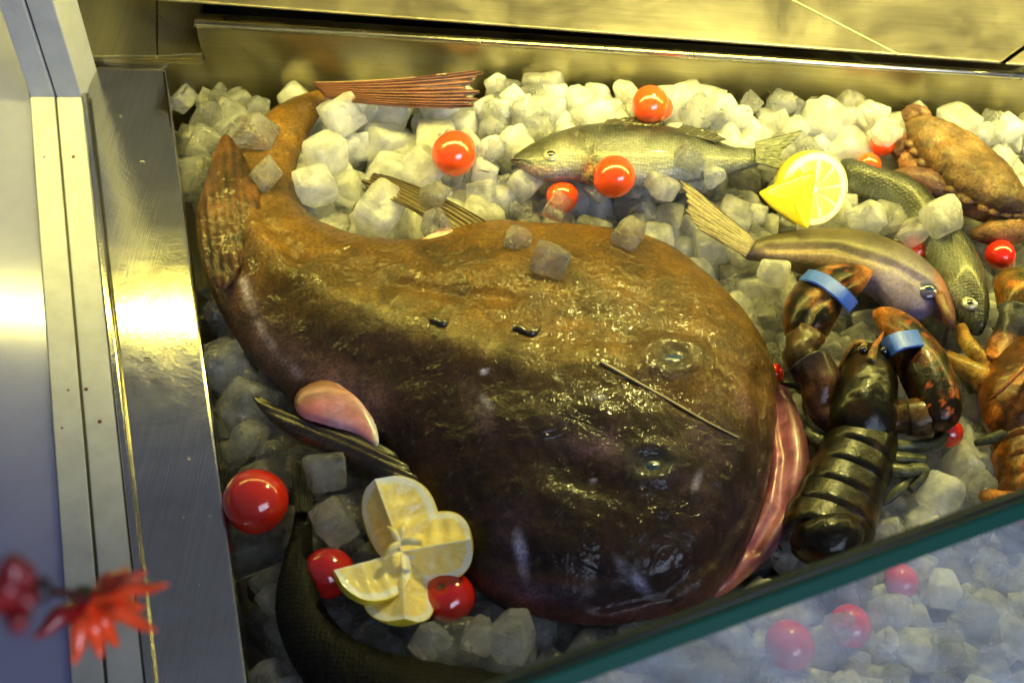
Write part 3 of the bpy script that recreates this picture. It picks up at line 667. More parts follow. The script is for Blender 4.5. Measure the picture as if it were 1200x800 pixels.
# ------------------------------------------------------------------ lobster
def shell_col(c1, c2, spots=.0, belly=None):
    def f(u, v, V, h):
        n = vnoise(V, 50); n2 = vnoise(V, 130, 4)
        c = lerp(c1, c2, smoothstep(.0, .45, n)); e = np.exp(-h*9); c = put(c, .45*e, belly if belly is not None else c2)
        if spots: k = (n2 > .42)*spots; c = put(c, k.astype(float), (.45, .10, .03))
        return np.clip(c, .003, 1)
    return f
BAND = skin('blue_rubber', .45, .15, .2, 60, .1, 400, .05, (60, .15, .0006), (400, .1, .0002), base=(.03, .11, .66))
def plate(name, c0, c1, side, w0, w1, h, root, i, cf):
    V = []; Fc = []; ns_, na = 7, 22; d = (c1-c0); L = np.linalg.norm(d); d = d/L
    for k_ in range(ns_+1):
        s_ = k_/ns_; w_ = (w0+(w1-w0)*s_)*(1+.03*math.sin(math.pi*s_)); hh = h*(.95+.07*s_) if k_ < ns_ else h*.93
        if k_ == ns_: w_ *= .97
        for a_ in range(na+1):
            ph = math.pi*(a_/na); cs, sn = math.cos(ph), math.sin(ph)
            q = c0+d*L*(s_*1.16+.30*abs(cs)**3*(.2+.8*s_))+side*cs*w_*(1+.04*mn.noise(Vector((ph*2, s_*2, i))))+np.array([0, 0, hh*sn**.8-.004*abs(cs)**4])
            V.append(q)
    for k_ in range(ns_):
        for a_ in range(na): Fc.append((k_*(na+1)+a_, k_*(na+1)+a_+1, (k_+1)*(na+1)+a_+1, (k_+1)*(na+1)+a_))
    V = np.array(V); uv = proj(V); hn = np.ones(len(V))
    return mesh_obj(name, V, Fc, SHELL, root, True, cf(uv[:, 0], uv[:, 1], V, hn), True)
def make_lobster(T, c1, c2, root, carapace, segs, tailp, z=.03, hs=1.0, plates=()):
    c1_ = c1
    inflate('carapace', carapace, z, .030*hs, SHELL, root, .0018, .8, .5, 6, lambda u, v, V, h: .0012*vnoise(V, 90), shell_col(c1, c2, 0))
    for i, (A_, B_, w_) in enumerate(plates):
        P0, P1 = np.array(at(*A_, z-.008)), np.array(at(*B_, z-.008)); d_ = (P1-P0)/np.linalg.norm(P1-P0)
        plate('tail_segment', P0, P1, np.array([-d_[1], d_[0], 0]), w_, w_*.99, .026*hs*(1-.045*(len(plates)-1-i)), root, i, shell_col(c1, c2, 0))
    for i, s in enumerate(segs):
        inflate('tail_segment', s, z+.0012*i-.004, .024*hs-.0004*i, SHELL, root, .0018, .8, .5, 4, lambda u, v, V, h: .0008*vnoise(V, 90), shell_col(c1, c2, 0), flat=1.5)
    if tailp: inflate('tail_fan', tailp, z-.006, .023, SHELL, root, .0018, .8, .5, 3, lambda u, v, V, h: .001*vnoise(V, 120), shell_col(c1, c2, 0))
DK1, DK2 = (.0045, .004, .0025), (.024, .012, .004)
lob = thing('lobster', at(1000, 500, .02), 'dark lobster lying on its belly beside the monkfish, claws tied with blue bands', 'lobster')
car = [(1006, 404), (1026, 404), (1040, 416), (1047, 445), (1049, 480), (1046, 512), (1032, 528), (1002, 524), (972, 506), (966, 488), (975, 455), (988, 424)]
segs = []
cen = [(1008, 528), (998, 553), (989, 580), (980, 606)]
wid = [44, 46, 46, 44]
for (cx, cy), w in zip(cen, wid):
    segs.append([(cx-w+2, cy-12), (cx-w+12, cy-26), (cx-14, cy-32), (cx+20, cy-27), (cx+w-4, cy-12), (cx+w, cy+10), (cx+w-10, cy+22), (cx+8, cy+18), (cx-w+18, cy+11), (cx-w-6, cy+16), (cx-w-8, cy+6)])
make_lobster(lob, DK1, DK2, lob, car, [], plates=[((1012-i*9, 512+i*23), (1003-i*9, 535+i*23), .0262+.0012*i) for i in range(5)][::-1], tailp= [(926, 636), (938, 610), (972, 600), (1006, 612), (1013, 636), (1002, 656), (978, 666), (945, 656)])
# claws
inflate('claw', [(922, 392), (917, 372), (922, 348), (938, 328), (958, 316), (990, 310), (1021, 316), (1016, 333), (1003, 347), (990, 354), (982, 372), (974, 388), (960, 400), (940, 402)],
        .045, .021, SHELL, lob, .0016, .8, .5, 4, lambda u, v, V, h: -.004*np.exp(-(dline(u, v, [(945, 385), (955, 360), (975, 342), (1015, 320)])[0]/3)**2), 
        lambda u, v, V, h: put(put(shell_col(DK1, (.20, .08, .015), .25)(u, v, V, h), .55*np.exp(-(dline(u, v, [(944, 385), (953, 362), (972, 350)])[0]/2.6)**2), (.5, .45, .22)), np.clip(smoothstep(995, 1018, u)*.75+.5*np.exp(-(dline(u, v, [(985, 335), (1018, 318)])[0]/3)**2), 0, 1), (.46, .17, .04)))
inflate('claw', [(1022, 366), (1032, 359), (1052, 365), (1076, 384), (1100, 412), (1116, 445), (1125, 480), (1122, 496), (1104, 504), (1084, 494), (1068, 465), (1052, 430), (1036, 395)],
        .04, .022, SHELL, lob, .0016, .8, .5, 4, lambda u, v, V, h: -.003*np.exp(-(dline(u, v, [(1030, 368), (1055, 385), (1075, 400)])[0]/2.5)**2),
        lambda u, v, V, h: put(shell_col(DK1, (.10, .035, .012), .45)(u, v, V, h), smoothstep(45, 8, np.hypot(u-1024, v-362))*.8, (.48, .18, .04)))
def band(pts, z0, H, w, root, lab):
    """rubber band: a broad strap arching over the claw"""
    P = []
    for i, (x, y) in enumerate(pts):
        t = 2*i/(len(pts)-1)-1; P.append(np.array(at(x, y, z0+H*math.sqrt(1-.93*t*t))))
    P = smooth_open(P, 5); T = np.gradient(P, axis=0); V = []; Fc = []
    s = np.cross(P[-1]-P[0], [0, 0, 1.0]); s /= np.linalg.norm(s)
    for p, t in zip(P, T):
        for k_, up_ in ((-1, 0), (-.9, .0012), (.9, .0012), (1, 0), (.9, -.0015), (-.9, -.0015)): V.append(p+s*k_*w+np.array([0, 0, up_]))
    for i in range(len(P)-1):
        for s in range(6): Fc.append((i*6+s, i*6+(s+1) % 6, (i+1)*6+(s+1) % 6, (i+1)*6+s))
    Fc += [tuple(range(6)), tuple((len(P)-1)*6+s for s in range(6))[::-1]]
    mesh_obj('rubber_band', V, Fc, BAND, root, False, None, True, label=lab)
band([(942, 322), (950, 323), (964, 328), (978, 338), (990, 348), (1000, 360)], .046, .0225, .0066, lob, 'blue rubber band round the raised claw')
band([(1036, 410), (1044, 404), (1055, 399), (1066, 397), (1078, 396), (1092, 398)], .041, .0235, .0078, lob, 'blue rubber band round the right claw')
def limb(name, pts, rad, root, cols, seg=10):
    return tube(name, [np.array(at(x, y, z)) for x, y, z in pts], rad, SHELL, root, seg, cols, 6, wob=.28)
BR = [(.03, .02, .01), (.10, .05, .015), (.03, .02, .015)]
limb('arm', [(944, 394, .045), (938, 415, .045), (950, 430, .04)], [.014, .012, .013], lob, [(.07, .03, .01), (.03, .02, .01), (.012, .012, .02)], 14)
limb('arm', [(948, 425, .042), (958, 445, .04), (962, 480, .032), (985, 500, .028)], [.017, .015, .010, .008], lob, [(.02, .02, .03), (.05, .02, .01), (.02, .012, .008)], 14)
limb('arm', [(1110, 488, .035), (1085, 488, .035), (1062, 490, .033)], [.012, .014, .013], lob, BR, 14)
limb('arm', [(1066, 488, .033), (1045, 492, .03), (1030, 495, .028)], [.013, .011, .010], lob, BR, 14)
OL = [(.10, .10, .05), (.06, .065, .04), (.03, .03, .02)]
for pts, rad in (([(1040, 520, .025), (1065, 522, .026), (1095, 520, .022), (1105, 508, .022)], [.005, .0045, .005, .005]),
                 ([(1038, 535, .024), (1060, 537, .026), (1082, 540, .022)], [.0055, .0045, .005]),
                 ([(1034, 549, .022), (1060, 552, .025), (1080, 550, .022), (1078, 562, .02), (1066, 574, .018)], [.0055, .005, .005, .004, .003]),
                 ([(1068, 558, .02), (1055, 572, .02), (1040, 586, .016), (1028, 592, .014)], [.003, .0035, .003, .001]),
                 ([(985, 505, .022), (958, 500, .022), (950, 475, .022), (945, 455, .022), (915, 448, .018)], [.007, .006, .0055, .004, .002]),
                 ([(978, 520, .02), (955, 515, .02), (945, 500, .018), (950, 490, .016)], [.006, .006, .004, .003])):
    limb('leg', pts, rad, lob, OL)
limb('antenna', [(1010, 412, .045), (1012, 402, .048), (1000, 404, .046), (988, 424, .036), (977, 442, .026)], [.004, .003, .0025, .0018, .0008], lob, [(.14, .10, .04), (.16, .07, .02)])
limb('antenna', [(1036, 412, .045), (1046, 440, .034), (1050, 480, .028), (1050, 520, .024)], [.0025, .0018, .0012, .001], lob, [(.10, .05, .02), (.04, .02, .01)])
limb('feeler', [(1026, 408, .048), (1032, 395, .046), (1036, 388, .042)], [.002, .0015, .0006], lob, [(.3, .10, .04)])
limb('rostrum', [(1020, 424, .058), (1024, 410, .054), (1028, 398, .048)], [.004, .003, .0006], lob, [(.12, .09, .03), (.3, .12, .04)])
for x, y in ((1012, 410), (1036, 411)):
    ball('eye', np.array(at(x, y, .054)), .0034, EYE, lob, seg=16)

OR1, OR2 = (.06, .022, .005), (.22, .07, .010)
lob2 = thing('lobster', at(1190, 470, .02), 'orange-brown lobster cut off by the right edge, legs reaching toward the dark lobster', 'lobster')
inflate('claw', [(1168, 345), (1165, 328), (1176, 314), (1195, 318), (1225, 326), (1240, 345), (1232, 372), (1205, 378), (1186, 374), (1172, 362)], .04, .02, SHELL, lob2, .002, .8, .5, 4, None,
        lambda u, v, V, h: put(shell_col((.07, .04, .012), (.42, .13, .015), 0)(u, v, V, h), np.clip(g(u, v, 1195, 322, 26, 8)*1.2, 0, .8), (.03, .04, .02)))
limb('arm', [(1190, 366, .04), (1186, 385, .038), (1178, 402, .035), (1165, 430, .032)], [.014, .012, .010, .012], lob2, [(.03, .035, .045), (.04, .04, .06), (.35, .12, .02)], 14)
make_lobster(lob2, OR1, OR2, lob2, [(1148, 455), (1158, 425), (1180, 402), (1210, 392), (1250, 400), (1262, 450), (1250, 500), (1215, 520), (1175, 514), (1152, 490)],
             [], None, .03, plates=[((1212+i*5, 504+i*20), (1217+i*5, 524+i*20), .034) for i in range(4)][::-1])
YL = [(.36, .15, .03), (.30, .19, .04), (.2, .09, .03)]
for pts, rad in (([(1162, 452, .03), (1150, 440, .032), (1128, 428, .03), (1110, 418, .026)], [.009, .010, .008, .006]),
                 ([(1112, 420, .028), (1100, 410, .026), (1094, 408, .024)], [.004, .003, .001]),
                 ([(1155, 436, .032), (1147, 418, .036), (1134, 402, .036), (1126, 382, .034)], [.006, .0065, .006, .0035]),
                 ([(1210, 498, .035), (1180, 506, .034), (1160, 514, .028), (1142, 520, .022)], [.006, .005, .004, .002])):
    limb('leg', pts, rad, lob2, YL if rad[0] > .0055 and pts[0][0] < 1200 else OL)
limb('tail_flap', [(1205, 596, .028), (1180, 590, .028), (1160, 584, .026), (1150, 578, .024)], [.010, .010, .007, .003], lob2, [(.3, .09, .015), (.3, .11, .02), (.03, .02, .01)], 12)
limb('antenna', [(1232, 392, .06), (1200, 430, .07), (1172, 458, .06), (1160, 468, .05)], [.002, .0018, .0014, .001], lob2, [(.2, .07, .02)])

# ------------------------------------------------------------------ crab
crab = thing('crab', at(1130, 190, .03), 'brown edible crab tilted on the ice in the far right corner', 'crab')
CB1, CB2 = (.036, .016, .004), (.10, .048, .013)
inflate('carapace', [(1060, 140), (1078, 136), (1108, 146), (1148, 172), (1182, 205), (1204, 240), (1198, 252), (1168, 250), (1130, 232), (1098, 208), (1072, 178)], .05, .021, CRABM, crab, .0016, .3, .5, 8,
        lambda u, v, V, h: .0014*vnoise(V, 60)-.0025*np.exp(-((h-.22)/.08)**2)+.0022*g(u, v, 1130, 188, 34, 7, 42)-.002*g(u, v, 1100, 165, 9, 16, 42)-.002*g(u, v, 1165, 222, 9, 16, 42)-.0018*g(u, v, 1118, 200, 30, 4, 42)+.0008*vnoise(V, 160), lambda u, v, V, h: np.clip(put(put(lerp(CB1, CB2, np.clip(.5+1.3*vnoise(V, 35), 0, 1)), np.clip(vnoise(V, 18, 7)*1.6, 0, .8), (.17, .10, .04)), .9*np.exp(-h*9), (.05, .015, .006)), 0, 1),
        flat=2.4, k=10, scallop=(1.3, 26))
inflate('underside', [(1052, 160), (1068, 158), (1098, 190), (1130, 222), (1168, 244), (1195, 252), (1170, 262), (1130, 250), (1100, 236), (1066, 212), (1050, 186)], .032, .018, CRABM, crab, .002, .6, .5, 4, None,
        lambda u, v, V, h: lerp([.13, .045, .02], [.30, .14, .07], np.clip(.4+vnoise(V, 60), 0, 1)))
PU = [(.10, .045, .015), (.08, .03, .03), (.15, .07, .025)]
for pts, rad in (([(1075, 170, .045), (1062, 172, .04), (1048, 182, .035)], [.007, .009, .005]), ([(1112, 228, .04), (1090, 215, .045), (1066, 205, .045), (1046, 205, .038)], [.009, .011, .007, .003]),
                 ([(1072, 140, .055), (1066, 134, .052), (1076, 130, .05), (1088, 138, .05)], [.006, .007, .006, .004])):
    tube('leg', [np.array(at(x, y, z)) for x, y, z in pts], rad, CRABM, crab, 12, PU, wob=.3)
tube('claw', [np.array(at(x, y, z)) for x, y, z in ((1218, 255, .035), (1195, 264, .036), (1165, 272, .034), (1138, 276, .028))], [.013, .015, .012, .003], CRABM, crab, 14, [(.22, .11, .03), (.20, .09, .025), (.10, .045, .035)])

for i, t_ in enumerate(np.linspace(0, 1, 13)):
    q = smooth_open([(1068, 172), (1092, 206), (1128, 234), (1166, 251), (1198, 254)], 6); j = t_*(len(q)-1); p_ = q[int(j)]
    ball('rim_lobe', np.array(at(p_[0], p_[1]-3, .050)), .0062, CRABM, crab, (1.0, .8, .55), 14, None, np.tile([.09, .038, .012], (14*8, 1)))
for pts in ([(1100, 200), (1118, 214), (1140, 222)], ):
    limb_p = [np.array(at(x, y+22, .036)) for x, y in pts]; tube('mouthpart', limb_p, [.004, .006, .004], CRABM, crab, 10, [(.05, .02, .012), (.09, .04, .02)], wob=.3)
tube('leg', [np.array(at(x, y, z)) for x, y, z in ((1200, 262, .045), (1216, 236, .05), (1228, 200, .04))], [.006, .007, .005], CRABM, crab, 12, PU, wob=.3)
tube('leg', [np.array(at(x, y, z)) for x, y, z in ((1100, 214, .042), (1084, 226, .042), (1070, 222, .034), (1058, 226, .026))], [.007, .006, .0045, .002], CRABM, crab, 12, PU, wob=.3)

# ------------------------------------------------------------------ tomatoes
def tomato_mat(i, col):
    m = D.materials.new('tomato_skin'); n, l, b = nodes(m); tc = n.new('ShaderNodeTexCoord').outputs['Object']
    t = noise_node(n, l, 45, 3, .5, tc); r = ramp(n, l, t.outputs[0], [(.3, col), (.75, (min(1, col[0]*1.1), col[1]*2.0, col[2]))])
    l.new(r.outputs[0], b.inputs['Base Color']); setp(b, Roughness=.16, Coat_Weight=.8, Coat_Roughness=.04, Subsurface_Weight=.12, Subsurface_Scale=.004)
    b.inputs['Subsurface Radius'].default_value = (1, .3, .1)
    t2 = noise_node(n, l, 60, 4, .5, tc); bb = bump(n, l, t2.outputs[0], .12, .002); l.new(bb.outputs[0], b.inputs['Normal']); return m
TM = [tomato_mat(0, (.55, .014, .006)), tomato_mat(1, (.72, .05, .008)), tomato_mat(2, (.50, .010, .008))]
STEMM = plain('stem_scar', (.10, .13, .03), .6, nscale=300)
TOM = []
def tomato(x, y, rpx, z, label, m=0, scar=None, tw=0):
    p = np.array(at(x, y, z)); dist = np.linalg.norm(p-CAM); r = rpx/F*dist
    t = thing('tomato', p-[0, 0, r*.9], label, 'tomato', 'cherry tomatoes on the ice')
    V = []; Fc = []; seg = 36; rings = 22
    ax = Vector((math.cos(tw)*.5, math.sin(tw)*.5-.2, scar if scar is not None else -.4)).normalized(); q = ax.to_track_quat('Z', 'Y')
    ph = random.random()*6
    for i in range(rings+1):
        for j in range(seg):
            a_, b_ = math.pi*i/rings, 2*math.pi*j/seg
            rr = r*(1+.022*math.cos(3*b_+ph)*math.sin(a_)**2+.012*math.cos(2*b_+ph*2)); zz = r*.95*math.cos(a_)*(1.0-.16*math.exp(-(a_/.32)**2))
            v = q @ Vector((rr*math.sin(a_)*math.cos(b_), rr*math.sin(a_)*math.sin(b_), zz)); V.append(p+np.array(v))
    for i in range(rings):
        for j in range(seg): Fc.append((i*seg+j, (i+1)*seg+j, (i+1)*seg+(j+1) % seg, i*seg+(j+1) % seg))
    mesh_obj('skin', V, Fc, TM[m], t, True, None, True)
    c = p+np.array(q @ Vector((0, 0, r*.80))); pts = []
    V = [c+np.array(q @ Vector((0, 0, .0006)))]; Fc = []
    for j in range(14):
        a_ = 2*math.pi*j/14; rr = r*(.16 if j % 2 else .08); V.append(c+np.array(q @ Vector((rr*math.cos(a_), rr*math.sin(a_), .0012+r*.012))))
    Fc = [(0, 1+j, 1+(j+1) % 14) for j in range(14)]
    mesh_obj('stem_scar', V, Fc, STEMM, t, False)
    TOM.append((x, y, rpx)); return t
tomato(532, 180, 26.5, .045, 'bright red tomato on the ice below the monkfish tail fin', 1, tw=1)
tomato(762, 123, 22, .066, 'red tomato against the back wall, above the back of the sea bass', 1, tw=2)
tomato(773, 126, 16, .060, 'tomato tucked half behind another one at the back wall', 1, tw=3)
tomato(720, 207, 25.5, .062, 'round red tomato touching the belly of the sea bass just behind its gills', 1, tw=.3)
tomato(659, 231, 19, .03, 'orange-red tomato sunk under ice below the head of the sea bass', 1, tw=2)
tomato(1034, 168, 14.5, .040, 'small tomato beside the crab, higher of a close pair', 1, tw=1)
tomato(1018, 193, 14, .035, 'small tomato between lemon slice and crab, lower of a close pair', 1, tw=4)
tomato(983, 147, 12, .010, 'tomato glimpsed red through piled ice near the back wall', 1)
tomato(300, 587, 38, .030, 'large shiny red tomato near the steel ledge, left of the lemon flower', 0, tw=1)
tomato(385, 671, 30, .020, 'deep red tomato tucked against the left side of the lemon flower', 2, tw=2)
tomato(526, 700, 31, .020, 'dark red tomato with a green stem scar right of the lemon flower', 2, scar=1.2, tw=2.6)
tomato(1073, 293, 17, .022, 'orange-red tomato peeping up behind the purple headed hake', 1, tw=2)
tomato(1172, 299, 17, .030, 'red tomato between the sea bass head and the crab claw', 0, tw=1)
tomato(1161, 249, 14, .025, 'tomato tucked under the lower rim of the crab shell', 1, tw=3)
tomato(1111, 506, 17, .016, 'red tomato under the right claw arm of the dark lobster', 0, tw=3)
tomato(907, 437, 12, .018, 'small piece of tomato peeping between monkfish head and lobster arm', 0, tw=3)
tomato(920, 751, 29, .012, 'tomato seen through the front glass, nearer to the camera', 0, tw=3)
tomato(990, 728, 25, .004, 'tomato under ice seen through the front glass, right of another', 0, tw=3)
tomato(1050, 676, 20, .010, 'tomato just behind the green edge of the front glass', 0, tw=3)

# ------------------------------------------------------------------ lemons
def lemon_mat():
    m = D.materials.new('lemon'); n, l, b = nodes(m); tc = n.new('ShaderNodeTexCoord').outputs['Object']
    a = n.new('ShaderNodeAttribute'); a.attribute_name = 'Col'
    t = noise_node(n, l, 160, 3, .6, tc); r = ramp(n, l, t.outputs[0], [(.35, (.93,)*3), (.65, (1.04,)*3)])
    l.new(mixc(n, l, a.outputs['Color'], r.outputs[0], 1.0, 'MULTIPLY'), b.inputs['Base Color'])
    setp(b, Roughness=.3, Coat_Weight=.35, Coat_Roughness=.1, Subsurface_Weight=.05, Subsurface_Scale=.002)
    b.inputs['Subsurface Radius'].default_value = (1, .8, .3)
    t2 = noise_node(n, l, 500, 3, .6, tc); bb = bump(n, l, t2.outputs[0], .4, .0009); t3 = noise_node(n, l, 90, 3, .6, tc); bb = bump(n, l, t3.outputs[0], .3, .002, bb)
    l.new(bb.outputs[0], b.inputs['Normal']); return m
LEM = lemon_mat()
PEEL, PITH, PULP, MEMB = np.array([.88, .70, .03]), np.array([.93, .91, .75]), np.array([.97, .74, .14]), np.array([.97, .92, .60])
def lune(name, c, A, R, half, dirv, upv, parent, mat=LEM, seed=0):
    """a wedge of lemon: long half-axis A, radius R, opening +-half about -up; the ridge of flesh faces up"""
    d = np.array(dirv)/np.linalg.norm(dirv); up = np.array(upv, float); up -= d*(up@d); up /= np.linalg.norm(up); sd_ = np.cross(d, up)
    V = []; C = []; Fc = []; nu, nv, nr = 26, 14, 12; rnd = random.Random(seed)
    def P(s, th, r):          # s in -1..1 along the axis, th angle about -up, r 0..1
        rad = R*math.sqrt(max(0, 1-abs(s)**2.3))*r
        return c+d*(A*s)+(-up*math.cos(th)+sd_*math.sin(th))*rad
    g1 = []
    for i in range(nu+1):     # peel
        row = []
        for j in range(nv+1):
            s = -1+2*i/nu; th = -half+2*half*j/nv; row.append(len(V)); V.append(P(s, th, 1+.012*math.sin(9*s+4*th))); C.append(PEEL*(.95+.1*rnd.random()))
        g1.append(row)
    for i in range(nu):
        for j in range(nv): Fc.append((g1[i][j], g1[i][j+1], g1[i+1][j+1], g1[i+1][j]))
    for sgn in (-1, 1):       # cut faces
        gg = []
        for i in range(nu+1):
            row = []
            for j in range(nr+1):
                s = -1+2*i/nu; r = j/nr
                e = r*math.sqrt(max(0, 1-abs(s)**2.3))
                q = math.hypot(s*.98, e)
                bulge = .0026*math.exp(-((r-.45)/.3)**2)*(1-s*s)*(1+.5*math.sin(13*s+sgn*2+seed))
                p = P(s, sgn*half, r)+np.cross(d, V[0]*0+(-up*math.cos(sgn*half)+sd_*math.sin(sgn*half)))*(-sgn)*(-bulge)
                row.append(len(V)); V.append(p)
                if r > .985 or q > .985: col = PEEL
                elif r > .80 or q > .84: col = PITH
                elif r < .07: col = MEMB
                else:
                    k9 = .5+.5*math.sin(26*math.atan2(e, s+.1)+seed); col = PULP*(1-k9*.5)+MEMB*k9*.5
                C.append(col)
            gg.append(row)
        for i in range(nu):
            for j in range(nr):
                f = (gg[i][j], gg[i][j+1], gg[i+1][j+1], gg[i+1][j]); Fc.append(f if sgn > 0 else f[::-1])
    return mesh_obj(name, V, Fc, mat, parent, True, np.clip(np.array(C), 0, 1), True)
lf = thing('lemon_flower', at(470, 643, .03), 'lemon cut into four open petals between two tomatoes by the monkfish head', 'lemon')
LC = np.array(at(470, 646, .045))
for k_, (tx, ty, A, R, half, lift, tl, side) in enumerate(((446, 580, .030, .033, 54, .016, 0, -.6), (538, 634, .027, .028, 56, .013, 0, .45), (474, 714, .027, .029, 54, .005, 0, -.2), (404, 664, .026, .029, 54, .008, 0, .65))):
    T_ = np.array(at(tx, ty, .045+lift)); dv = T_-LC; dv[2] += 0; L = np.linalg.norm(dv); dh = dv/L
    sdv = np.cross(dh, [0, 0, 1.0])
    lune('lemon_petal', LC+dh*L*.54, A*.98, R, math.radians(half), dh, np.array([0, 0, 1.0])+sdv*side, lf, seed=k_)
core = np.array([LC+[0, 0, .004]])
rnd = random.Random(3)
for i in range(6):
    a_ = rnd.random()*6.28; p = LC+[0, 0, .012]; q = p+np.array([math.cos(a_)*.014, math.sin(a_)*.014, rnd.random()*.006-.002])
    tube('pulp_shred', [p, (p+q)/2+[0, 0, .003], q], [.002, .0026, .0010], LEM, lf, 8, [tuple(MEMB), tuple(PULP*1.05)], solid=False)
# slice and wedge near the back
ls = thing('lemon_slice', at(960, 215, .045), 'round lemon slice standing in the ice behind a bright lemon wedge', 'lemon')
def disc(c, nrm, R, t, parent):
    nrm = np.array(nrm)/np.linalg.norm(nrm); a = np.cross(nrm, [1, 0, 0]); a /= np.linalg.norm(a); b = np.cross(nrm, a)
    V = []; C = []; Fc = []; nr, ns_ = 16, 72
    for side in (1, -1):
        st = len(V)
        for i in range(nr+1):
            r = i/nr
            for j in range(ns_):
                th_ = 2*math.pi*j/ns_; seg_ = abs(((th_/(2*math.pi)*9) % 1)-.5)*2
                hgt = t/2+(.0008*(1-seg_**4) if .12 < r < .8 else 0)
                V.append(c+R*r*(math.cos(th_)*a+math.sin(th_)*b)*(1 if i < nr else 1.0)+nrm*side*hgt)
                if r > .96: C.append(PEEL)
                elif r > .80 or r < .10 or seg_ > .86: C.append(PITH)
                else: C.append(PULP*(1+.08*math.sin(th_*60)))
        for i in range(nr):
            for j in range(ns_):
                f = (st+i*ns_+j, st+i*ns_+(j+1) % ns_, st+(i+1)*ns_+(j+1) % ns_, st+(i+1)*ns_+j); Fc.append(f if side > 0 else f[::-1])
    o1 = nr*ns_; o2 = (nr+1)*ns_+nr*ns_
    for j in range(ns_): Fc.append((o1+j, o1+(j+1) % ns_, o2+(j+1) % ns_, o2+j))
    return mesh_obj('slice_flesh', V, Fc, LEM, parent, True, np.clip(np.array(C), 0, 1), True)
disc(np.array(at(950, 221, .052)), (.30, -.70, .62), .0300, .012, ls)
lw = thing('lemon_wedge', at(930, 240, .045), 'bright yellow lemon wedge, peel up, leaning on a lemon slice', 'lemon')
wv = [at(x, y, z) for x, y, z in ((889, 227, .062), (891, 224, .062), (922, 209, .072), (953, 199, .080), (956, 202, .080), (952, 232, .068), (948, 266, .056), (945, 269, .056), (932, 262, .054), (903, 243, .058))]
def patch(name, P, thick, mat, parent, col_top, col_side, bulge):
    P = np.array(P); c = P.mean(0); n_ = np.cross(P[3]-P[0], P[6]-P[0]); n_ /= np.linalg.norm(n_)
    if n_ @ (CAM-c) < 0: n_ = -n_
    R_ = P
    for _ in range(3): Q_ = np.roll(R_, -1, 0); R_ = np.stack([R_*.82+Q_*.18, R_*.18+Q_*.82], 1).reshape(-1, 3)
    N = len(R_); V = []; C = []; rings = 7
    for i in range(rings):
        s = 1-i/rings
        for p in R_: V.append(c+(p-c)*s+n_*bulge*(1-s*s)); C.append(col_top if i else col_side)
    V.append(c+n_*bulge); C.append(col_top); ci = len(V)-1; Fc = []
    for i in range(rings-1):
        for j in range(N): Fc.append((i*N+j, i*N+(j+1) % N, (i+1)*N+(j+1) % N, (i+1)*N+j))
    for j in range(N): Fc.append(((rings-1)*N+j, (rings-1)*N+(j+1) % N, ci))
    st = len(V)
    for p in R_: V.append(c+(p-c)*.7-n_*thick); C.append(PITH)
    for j in range(N): Fc.append((j, st+j, st+(j+1) % N, (j+1) % N))
    Fc.append(tuple(st+j for j in range(N)))
    return mesh_obj(name, V, Fc, mat, parent, True, np.array(C), True)
patch('lemon_peel', wv, .012, LEM, lw, np.array([.86, .66, .02]), PEEL, .003)

# ------------------------------------------------------------------ red chilli ornament on its cord (foreground, out of focus)
CH = plain('red_chilli_skin', (.9, .075, .015), .3, 0, .4, noise_amt=.25, nscale=120)
CHD = plain('dark_red_chilli', (.20, .005, .006), .35, 0, .3, noise_amt=.25, nscale=120)
orn = thing('chilli_ornament', at_d(110, 700, .55), 'red star-shaped bunch of pointed chillies out of focus in the lower left corner', 'ornament')
cpt = np.array(at_d(106, 702, .56))
tips = [((197, 684), .53, 0), ((172, 668), .55, 0), ((183, 739), .54, 0), ((170, 712), .57, 0), ((138, 758), .565, 1), ((118, 772), .56, 1), ((86, 778), .55, 1), ((38, 748), .545, 1), ((150, 665), .58, 0)]
for (tx, ty), dd, dk in tips:
    q = np.array(at_d(tx, ty, dd)); mid = (cpt+q)/2+np.array([0, 0, .003]); r = .0034 if ty < 700 else .0040
    tube('chilli', [cpt, cpt*.7+q*.3, mid, cpt*.25+q*.75, q], [.0026, r*1.1, r, r*.7, .0005], CHD if dk and tx < 60 else CH, orn, 12, solid=False)
ball('calyx', cpt-[0.003, 0, 0], .0055, plain('dry_green', (.05, .06, .015), .7), orn, seg=14)
tube('cord', [cpt, np.array(at_d(70, 693, .52)), np.array(at_d(40, 700, .48)), np.array(at_d(-40, 690, .42)), np.array(at_d(-200, 640, .40))], [.0018, .0014, .0014], plain('dark_cord', (.05, .006, .008), .7), orn, 8, solid=False)
orn2 = thing('chilli_ornament', at_d(18, 690, .42), 'dark red blurred chilli bunch cut off at the left edge, nearest the camera', 'ornament')
c2 = np.array(at_d(18, 700, .43))
for tx, ty, r in ((15, 655, .0055), (30, 665, .0050), (5, 680, .006), (22, 735, .004), (-20, 700, .005), (36, 700, .004)):
    q = np.array(at_d(tx, ty, .42)); tube('chilli', [c2, (c2+q)/2, q], [.005, r, .0025], CHD, orn2, 12, solid=False)
tube('bead', [np.array(at_d(44, 676, .44)), np.array(at_d(50, 690, .44)), np.array(at_d(48, 704, .44))], [.002, .0036, .002], plain('black_bead', (.006, .007, .012), .3), orn2, 12, solid=False)

